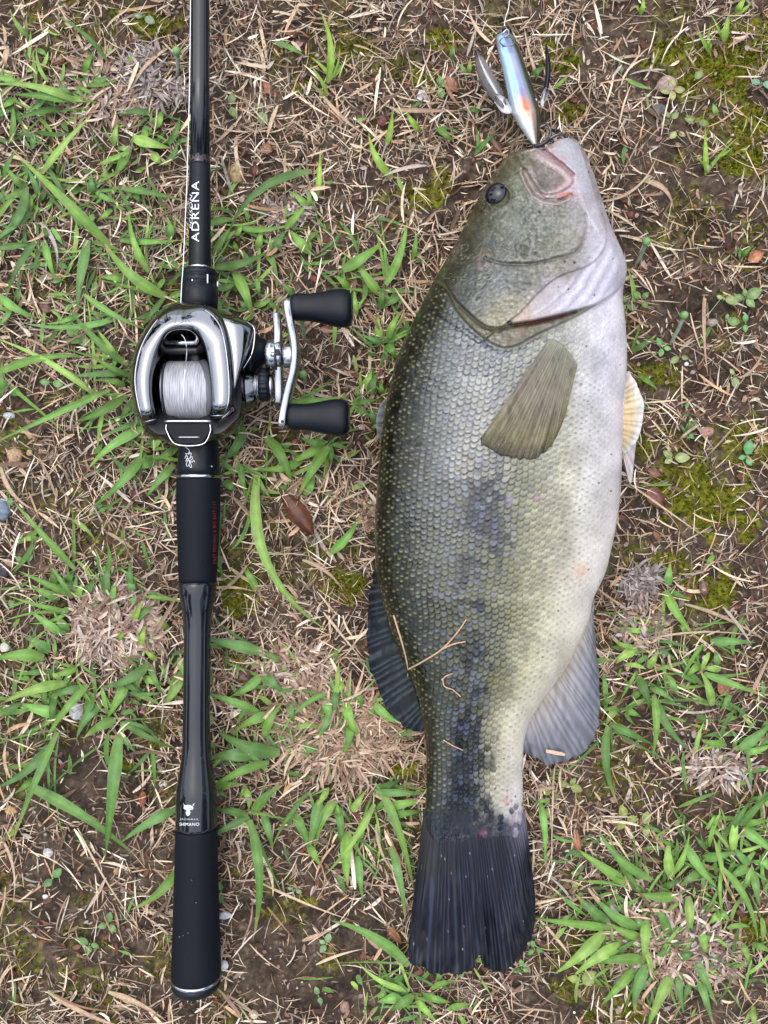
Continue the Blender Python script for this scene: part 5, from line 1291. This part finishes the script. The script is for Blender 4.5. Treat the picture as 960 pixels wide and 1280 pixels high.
# ---------------------------------------------------------------- dry clumps (old crowns of grass)
def clump(cx, cy, rx, ry, n, lab, colset, ang0=0, span=6.3, inner=.1, flat=.004):
    a = ang0 + (rng.random(n)-.5)*span; n = int(n*2.2); a = ang0 + (rng.random(n)-.5)*span; r0 = inner*.3 + (.95-inner)*rng.random(n)**.6
    x = cx + np.cos(a)*rx*r0; y = cy + np.sin(a)*ry*r0
    L_ = (9 + 24*rng.random(n)**1.5)*max(rx, ry)/60.; W_ = 1.2 + 3.2*rng.random(n)**1.6
    g_ = ground_z(x, y)
    V, F, C, uv = ribbons(x, y, np.where(rng.random(n) < .45, rng.random(n)*6.3, a + rng.normal(0, .8, n)), L_, W_, rng.normal(0, .8, n), g_ + .001 + flat*rng.random(n), .002*rng.random(n), linA(colset)[rng.integers(0, len(colset), n)]*(.55+.5*rng.random((n, 1))), segs=5, fold=.7, tip=.1)
    o = obj('dry_grass_clump', V, F, M['dry'], colr=C, uv=uv); tag(o, lab, 'dry clump', 'dry grass clumps'); return o
PALE = [(204,180,160),(184,156,138),(222,206,190),(164,136,120),(198,178,164),(146,118,102)]
TAN = [(190,162,136),(168,138,114),(208,184,158),(140,112,92),(182,156,134)]
GREYC = [(170,158,152),(146,132,126),(188,178,172),(120,106,98)]
clump(145,780,62,52,330,'pale pinkish dry grass clump left of the thin rod handle', PALE)
clump(425,915,85,55,420,'brown dry grass clump between the rod and the dorsal fin', TAN)
clump(370,835,55,35,190,'smaller dry grass clump above the brown one', TAN+PALE)
clump(792,705,34,44,120,'grey splayed dry tuft against the belly of the fish', GREYC, 1.2, 1.8, flat=.006)
clump(830,1180,75,60,260,'dry straw clump under the lower right grass rosette', PALE)
clump(890,1195,45,40,130,'dry stubble beside the lower right corner', TAN+GREYC)
clump(195,95,60,36,220,'grey curly dead root mass left of the rod near the top', GREYC, 2.6, 4.5)
clump(900,960,50,22,120,'pale dry stems near the right edge above the dense tuft', GREYC+PALE)
clump(475,640,26,30,110,'straw tangle against the back of the fish', TAN)
clump(360,265,35,18,90,'curled grey dry leaves right of the rod above the reel', PALE+GREYC)
clump(800,775,34,40,120,'small grey dry tangle beside the anal fin', GREYC+TAN)
clump(130,110,60,45,160,'straw patch at the upper left above the grass', TAN+PALE)

# ---------------------------------------------------------------- single dry stalks and curled dead blades one can pick out
STALK = [
 (97,1035,182,1172,2.4,.03,'long thin dry stalk crossing the bare soil at lower left'),
 (495,137,580,138,5.5,.01,'thick straight straw pointing at the lure from the left'),
 (404,120,462,172,4.5,.05,'dry pinkish straw leaning off the lone upright grass blade'),
 (752,252,822,192,3.6,.16,'bent straw beside the lower jaw'),
 (757,262,810,300,3.0,-.06,'straw lying right of the jaw below the bent one'),
 (805,226,842,262,6.5,-.2,'curled pale dead blade on the right of the jaw'),
 (882,358,885,470,4.6,.03,'upright pale dead blade below the lower soil lump'),
 (786,604,882,672,2.6,.0,'straight straw right of the pelvic fins'),
 (693,960,690,1110,2.2,.01,'long straight thin straw right of the tail'),
 (702,958,712,1010,3.0,.12,'curved straw below the anal fin'),
 (856,755,962,805,4.4,-.05,'long straw lying at the right edge above the grass sprig'),
 (806,800,960,798,2.4,-.06,'thin wavy straw crossing the right side below the belly'),
 (50,278,70,342,5.0,-.14,'twisted grey dead blade hanging among grass at the left'),
 (0,580,48,640,5.2,.14,'pinkish curved dead stem at the left edge'),
 (316,690,380,690,2.2,.04,'thin straw right of the upper grip'),
 (378,700,430,740,5.0,-.1,'pale dead blade beside the long curving grass leaf'),
 (404,765,455,828,3.2,.0,'straight straw pointing at the dorsal fin'),
 (325,1103,444,1152,3.2,.02,'long straw on the bare soil between the rod and the tail'),
 (335,1135,368,1175,3.0,.0,'short brown straw on the bare soil left of the long straw'),
 (378,1176,416,1162,5.0,.0,'thick pale straw piece on the bare soil'),
 (395,1206,456,1186,3.6,-.04,'knotted straw on the bare soil near the tail'),
 (312,1180,355,1215,1.8,.05,'hair thin pale stalk on the bare soil beside the butt'),
 (60,1240,175,1290,6.0,.05,'dry flat leaf blade at the bottom left edge'),
 (135,1240,210,1278,7.0,-.05,'broad tan dead blade at the bottom left of the butt'),
 (0,1045,16,1130,3.6,-.1,'forked twig at the left edge on bare soil'),
 (60,1238,160,1262,3.0,.1,'brown twig at the bottom left'),
 (210,60,160,130,4.5,.12,'pale straw by the dead root mass left of the rod'),
 (10,60,8,86,7.0,.1,'curled reddish dry leaf at the top left edge'),
 (672,96,655,32,3.6,-.03,'tan straw leaning along the lure'),
 (636,178,700,146,2.6,.0,'straw crossing just above the mouth'),
 (0,808,16,812,11.0,.0,'white wood chip at the left edge'),
 (470,1030,500,1100,3.4,.1,'pale straw tangle stem left of the tail'),
 (556,100,585,140,4.5,.1,'brown straw left of the lure'),
 (455,385,478,425,4.5,-.08,'dead brown blade right of the upper knob'),
 (350,590,372,600,5.5,.2,'pale curled dead blade under the lower knob'),
 (205,865,228,845,2.6,.0,'straw against the thin rod handle on the left'),
 (762,1130,800,1170,5.0,.04,'dead grey blade within the lower right rosette'),
 (735,1110,785,1165,4.0,.03,'orange tipped dead blade within the lower right rosette'),
 (668,1130,715,1120,3.4,.0,'straw beside the tail fin on the right'),
 (938,870,966,812,5.0,.0,'thick straw cut by the right edge'),
]
for x0, y0, x1, y1, w_, bd, lab in STALK:
    c_ = linA((206,182,152) if w_ < 4 else (190,160,134))*random.uniform(.62, .9)
    if 'white' in lab: c_ = linA((214,206,194))*.7
    if 'grey' in lab: c_ = linA((188,176,172))*.75
    if 'brown' in lab: c_ = linA((158,120,92))*.7
    t_ = blade(None, x0, y0, x1, y1, w_, 'dry', c_, bend=bd, lift=.0035, name='dry_stalk', over_z=.002, tipc=c_*.9)
    tag(t_, lab, 'dry stalk', 'single dry stalks')

# straws lying on the fish
def on_fish(name, path, r, lab, extra=()):
    t_ = thing(name, lab, 'straw', group='straws stuck to the fish')
    for k_, pth in enumerate([path, *extra]):
        s = spline(pth, 24); z = fish_z(s[:, 0], s[:, 1]) + .0007
        V, F = tube_np(PA(s[:, 0], s[:, 1], smooth1(z, 5)), r*np.linspace(1.15, .8, 24), 8)
        obj('stem' if k_ == 0 else 'side_stem', V, F, M['dry'], t_, colr=np.ones((len(V), 1))*linA((206,170,136))*(.7+.25*rng.random((len(V), 1))), uv=np.zeros((len(V), 2)))
on_fish('straw_sprig', [(492,769),(500,795),(507,820),(510,838),(509,850)], .00045, 'forked pinkish straw stuck across the flank of the fish', ([(510,837),(530,826),(553,811),(572,790),(583,774)], [(553,811),(567,805),(582,802)]))
on_fish('straw_sprig', [(552,850),(558,845),(566,842)], .00035, 'tiny branched straw stuck below the forked one on the flank', ([(553,848),(556,858),(566,862)], [(566,862),(576,871)]))
on_fish('straw_sprig', [(657,473),(663,478),(664,488),(655,491)], .0006, 'small pale curled straw on the pectoral fin')
on_fish('straw_sprig', [(554,925),(566,932),(579,938)], .0003, 'hair thin pale straw on the tail stalk of the fish')
def chip(x, y, L_, W_, ang, z, c_, lab, cat='straw', name='straw_chip'):
    V, F = [], []
    ca, sa = math.cos(ang), math.sin(ang)
    base = [(-.5,-.4),(-.3,-.5),(.35,-.45),(.5,-.2),(.5,.35),(.1,.5),(-.45,.4)]
    pts = np.array([(x + L_*a*ca - W_*b_*sa, y + L_*a*sa + W_*b_*ca) for a, b_ in base])
    V, F = prism(pts, z, z+.0009, .0002)
    o = obj(name, V, F, M['dry'], colr=np.ones((len(V), 1))*linA(c_)*.85, smooth=False, uv=np.zeros((len(V), 2)))
    tag(o, lab, cat); return o
chip(694, 941, 25, 5, .18, .0135, (206,180,156), 'flat straw chip lying on the anal fin')

# ---------------------------------------------------------------- stones and dead leaves
def stone(x, y, r, c_, lab, sx=1.0, sy=1.0, h=.6, rot=0):
    n, m_ = 18, 11; th = np.linspace(0, 2*np.pi, n, endpoint=False); ph = np.linspace(.02, np.pi-.02, m_)
    g_ = float(ground_z(np.array([float(x)]), np.array([float(y)]))[0]); sd = random.randint(0, 999)
    T, Q = np.meshgrid(th, ph); d = np.stack([np.sin(Q)*np.cos(T), np.sin(Q)*np.sin(T), np.cos(Q)], -1)
    rr = .78 + .45*fbm(d[..., 0]*1.6+5+d[..., 2], d[..., 1]*1.6+5-d[..., 2]*.7, sd, 3)
    p = d*rr[..., None]*r*.00045*np.array([sx, sy, h]); ca, sa = math.cos(rot), math.sin(rot)
    p = np.stack([p[..., 0]*ca - p[..., 1]*sa, p[..., 0]*sa + p[..., 1]*ca, p[..., 2]], -1) + np.array(P(x, y, g_ + r*.00045*h*.35))
    C = linA(c_)*(.7+.5*rng.random((m_, n, 1)))*.8
    o = obj('stone', p.reshape(-1, 3), grid_faces(m_, n, True).tolist()+[list(range(n))], M['stone'], colr=C.reshape(-1, 3)); tag(o, lab, 'stone', 'stones on the ground')
for a in ((295,217,12,(164,140,104),'tan stone right of the rod above the reel',.8,1.1),(834,106,12,(158,136,128),'round pink grey stone at the top right',1,1),
          (824,138,9,(92,92,92),'dark round pebble at the top right',1.1,.9),(106,115,8,(146,126,116),'round brown grey pebble upper left',1,.9),(127,116,7,(140,116,104),'pebble touching the upper left grass spray on the right',1.1,.8),
          (19,570,10,(168,140,112),'tan stone on the bare soil left of the reel',1,1),(37,566,4,(176,146,104),'small yellowish pebble beside the tan stone',1,1),(4,713,10,(60,60,66),'dark blue grey stone at the left edge',.9,1.1),
          (10,704,7,(176,150,124),'tan pebble above the dark stone at the left edge',1.2,.8),(95,889,9,(186,188,188),'translucent white pebble within the left rosette',1,1.2),(14,1013,7,(186,152,104),'yellow tan pebble at the left edge on bare soil',1.1,.8),
          (60,1066,6,(190,186,180),'white pebble on bare soil at lower left',1.1,1),(57,1121,4,(206,202,200),'small white pebble below the other white one',1,.8),(146,1089,4.5,(176,140,92),'small orange tan pebble left of the butt grip',1,1),
          (204,980,5,(196,196,196),'pale pebble beside the rod logo on the left',1,1),(281,1144,7,(206,208,212),'flat white stone right of the butt grip',1.3,.7),(280,1207,6,(214,216,220),'white stone right of the rod butt',.9,1.1),
          (5,636,11,(112,124,140),'blue grey stone at the left edge',.8,1.3),(431,1258,7,(150,116,104),'reddish brown pebble at the bottom centre',.9,1.1),(317,1268,6,(206,190,160),'pale pebble at the bottom left of centre',1,1),
          (12,520,6,(170,170,180),'pale grey pebble left of the reel on bare soil',1.3,.8),(858,455,2.8,(216,220,230),'tiny white pebble right of the belly',1,1),(890,403,7,(150,140,130),'grey brown pebble below the lower soil lump',1,.8),
          (884,540,8,(158,120,106),'reddish pebble right of the pelvic fins',1.2,.8),(858,1208,13,(92,68,56),'dark brown lump of wood in the lower right grass',1.3,.8),(828,816,7,(150,140,136),'grey pebble right of the anal fin',.8,1),
          (835,795,5,(168,158,150),'light pebble above the grey pebble right of the anal fin',1,1.2),(882,823,4,(226,230,238),'small bright white pebble right of the grass sprig',1,1),(773,1262,5,(150,132,120),'pebble at the bottom edge in moss',1,1),
          (705,213+380,3,(140,120,100),'x',1,1)):
    if a[4] != 'x': stone(*a)

def deadleaf(x, y, L_, W_, ang, c_, lab, curl=.5, name='dead_leaf'):
    n, m_ = 14, 9; t = np.linspace(0, 1, n); q_ = np.linspace(-1, 1, m_)
    g_ = float(ground_z(np.array([float(x)]), np.array([float(y)]))[0]); sd = random.randint(0, 999)
    pr_ = np.sin(np.pi*np.clip(t, .04, .97))**.7
    T, Q = np.meshgrid(t, q_, indexing='ij')
    rag = 1 + .5*(fbm(T*6, Q*2, sd, 3)-.5)
    ux = L_*(T-.5); uy = W_*.5*pr_[:, None]*Q*rag
    z = g_ + .002 + .00045*(curl*W_*.5*Q*Q*(.5+T) + 2.5*(fbm(T*4, Q*2, sd+1, 2)-.3)) + .0015*np.sin(np.pi*T)
    px = x + ux*math.cos(ang) - uy*math.sin(ang); py = y + ux*math.sin(ang) + uy*math.cos(ang)
    C = linA(c_)*(.7+.6*fbm(T*5, Q*3, sd+2, 3))[..., None]*.8; C[:, m_//2] *= .7
    top = PA(px, py, z); N_ = n*m_
    V = np.concatenate([top.reshape(-1, 3), (top - np.array([0, 0, .0003])).reshape(-1, 3)])
    F = np.concatenate([grid_faces(n, m_), grid_faces(n, m_, off=N_)[:, ::-1]])
    o = obj(name, V, F, M['deadleaf'], colr=np.tile(C.reshape(-1, 3), (2, 1))); tag(o, lab, 'dead leaf', 'dead leaves')
for a in ((372,641,66,24,.95,(90,52,34),'large red brown curled dead leaf under the long curving grass leaf',.7),(333,186,16,13,.3,(156,112,84),'brown dead leaf right of the rod near the tan stone',.6),
          (318,213,14,14,1.8,(96,58,46),'dark red curled leaf beside the tan stone',.9),(364,40,18,12,.8,(130,82,62),'reddish dead leaf at the top right of the rod',.5),(335,110,24,9,1.1,(150,92,60),'orange brown narrow dead leaf right of the rod',.4),
          (478,150,16,14,.4,(96,56,52),'dark purple brown leaf near the thick straight straw',.4),(528,120,16,13,1.2,(176,170,176),'pale grey leaf flake left of the lure',.3),(372,56,16,8,-.5,(140,112,104),'grey brown leaf flake near the lone upright blade',.3),
          (620,183,18,12,1.0,(124,86,72),'brown dead leaf left of the fish snout',.5),(565,105,24,12,1.0,(140,96,72),'brown dead leaf beside the sprout left of the lure',.5),(820,622,34,20,.9,(122,80,68),'reddish brown dead leaf right of the belly',.6),
          (818,590,22,10,.4,(120,84,66),'small brown dead leaf above the reddish brown one',.5),(410,412,22,9,.1,(150,104,82),'brown dead leaf under the upper crank knob',.5),(148,272,18,8,.9,(122,68,52),'dark red leaf flake left of the rod under the grass',.5),
          (60,345,20,9,-.1,(154,118,116),'pink brown dead leaf in the grass left of the reel',.5),(58,385,18,10,.4,(96,66,58),'dark brown leaf flake below the pink brown one',.4),(172,620,22,18,.6,(74,48,42),'dark brown dead leaf left of the reel seat',.7),
          (178,998,10,20,.1,(140,84,58),'reddish leaf flake left of the rod logo',.5),(880,735,22,12,1.3,(110,84,70),'brown dead leaf at the right in moss',.5),(905,860,24,16,1.0,(150,104,74),'brown dead leaf at the right edge by the grass',.5),
          (475,470,22,12,1.2,(104,62,50),'red brown dead leaf between the grass sprig and the fish back',.5),(810,1262,16,10,.3,(140,96,76),'brown leaf flake at the bottom right',.4),(945,320,22,14,-.5,(176,120,84),'orange brown dead leaf at the right edge',.5),
          (790,268,14,8,.4,(104,58,48),'dark red leaf flake right of the jaw',.4),(492,1168,30,10,.9,(150,104,76),'tan dead leaf left of the tail fin',.6),(306,845,16,15,.5,(84,60,50),'dark brown leaf flake right of the thin rod handle',.4),
          (722,1052,30,9,1.4,(150,100,72),'reddish straw leaf right of the tail',.4)):
    deadleaf(*a)
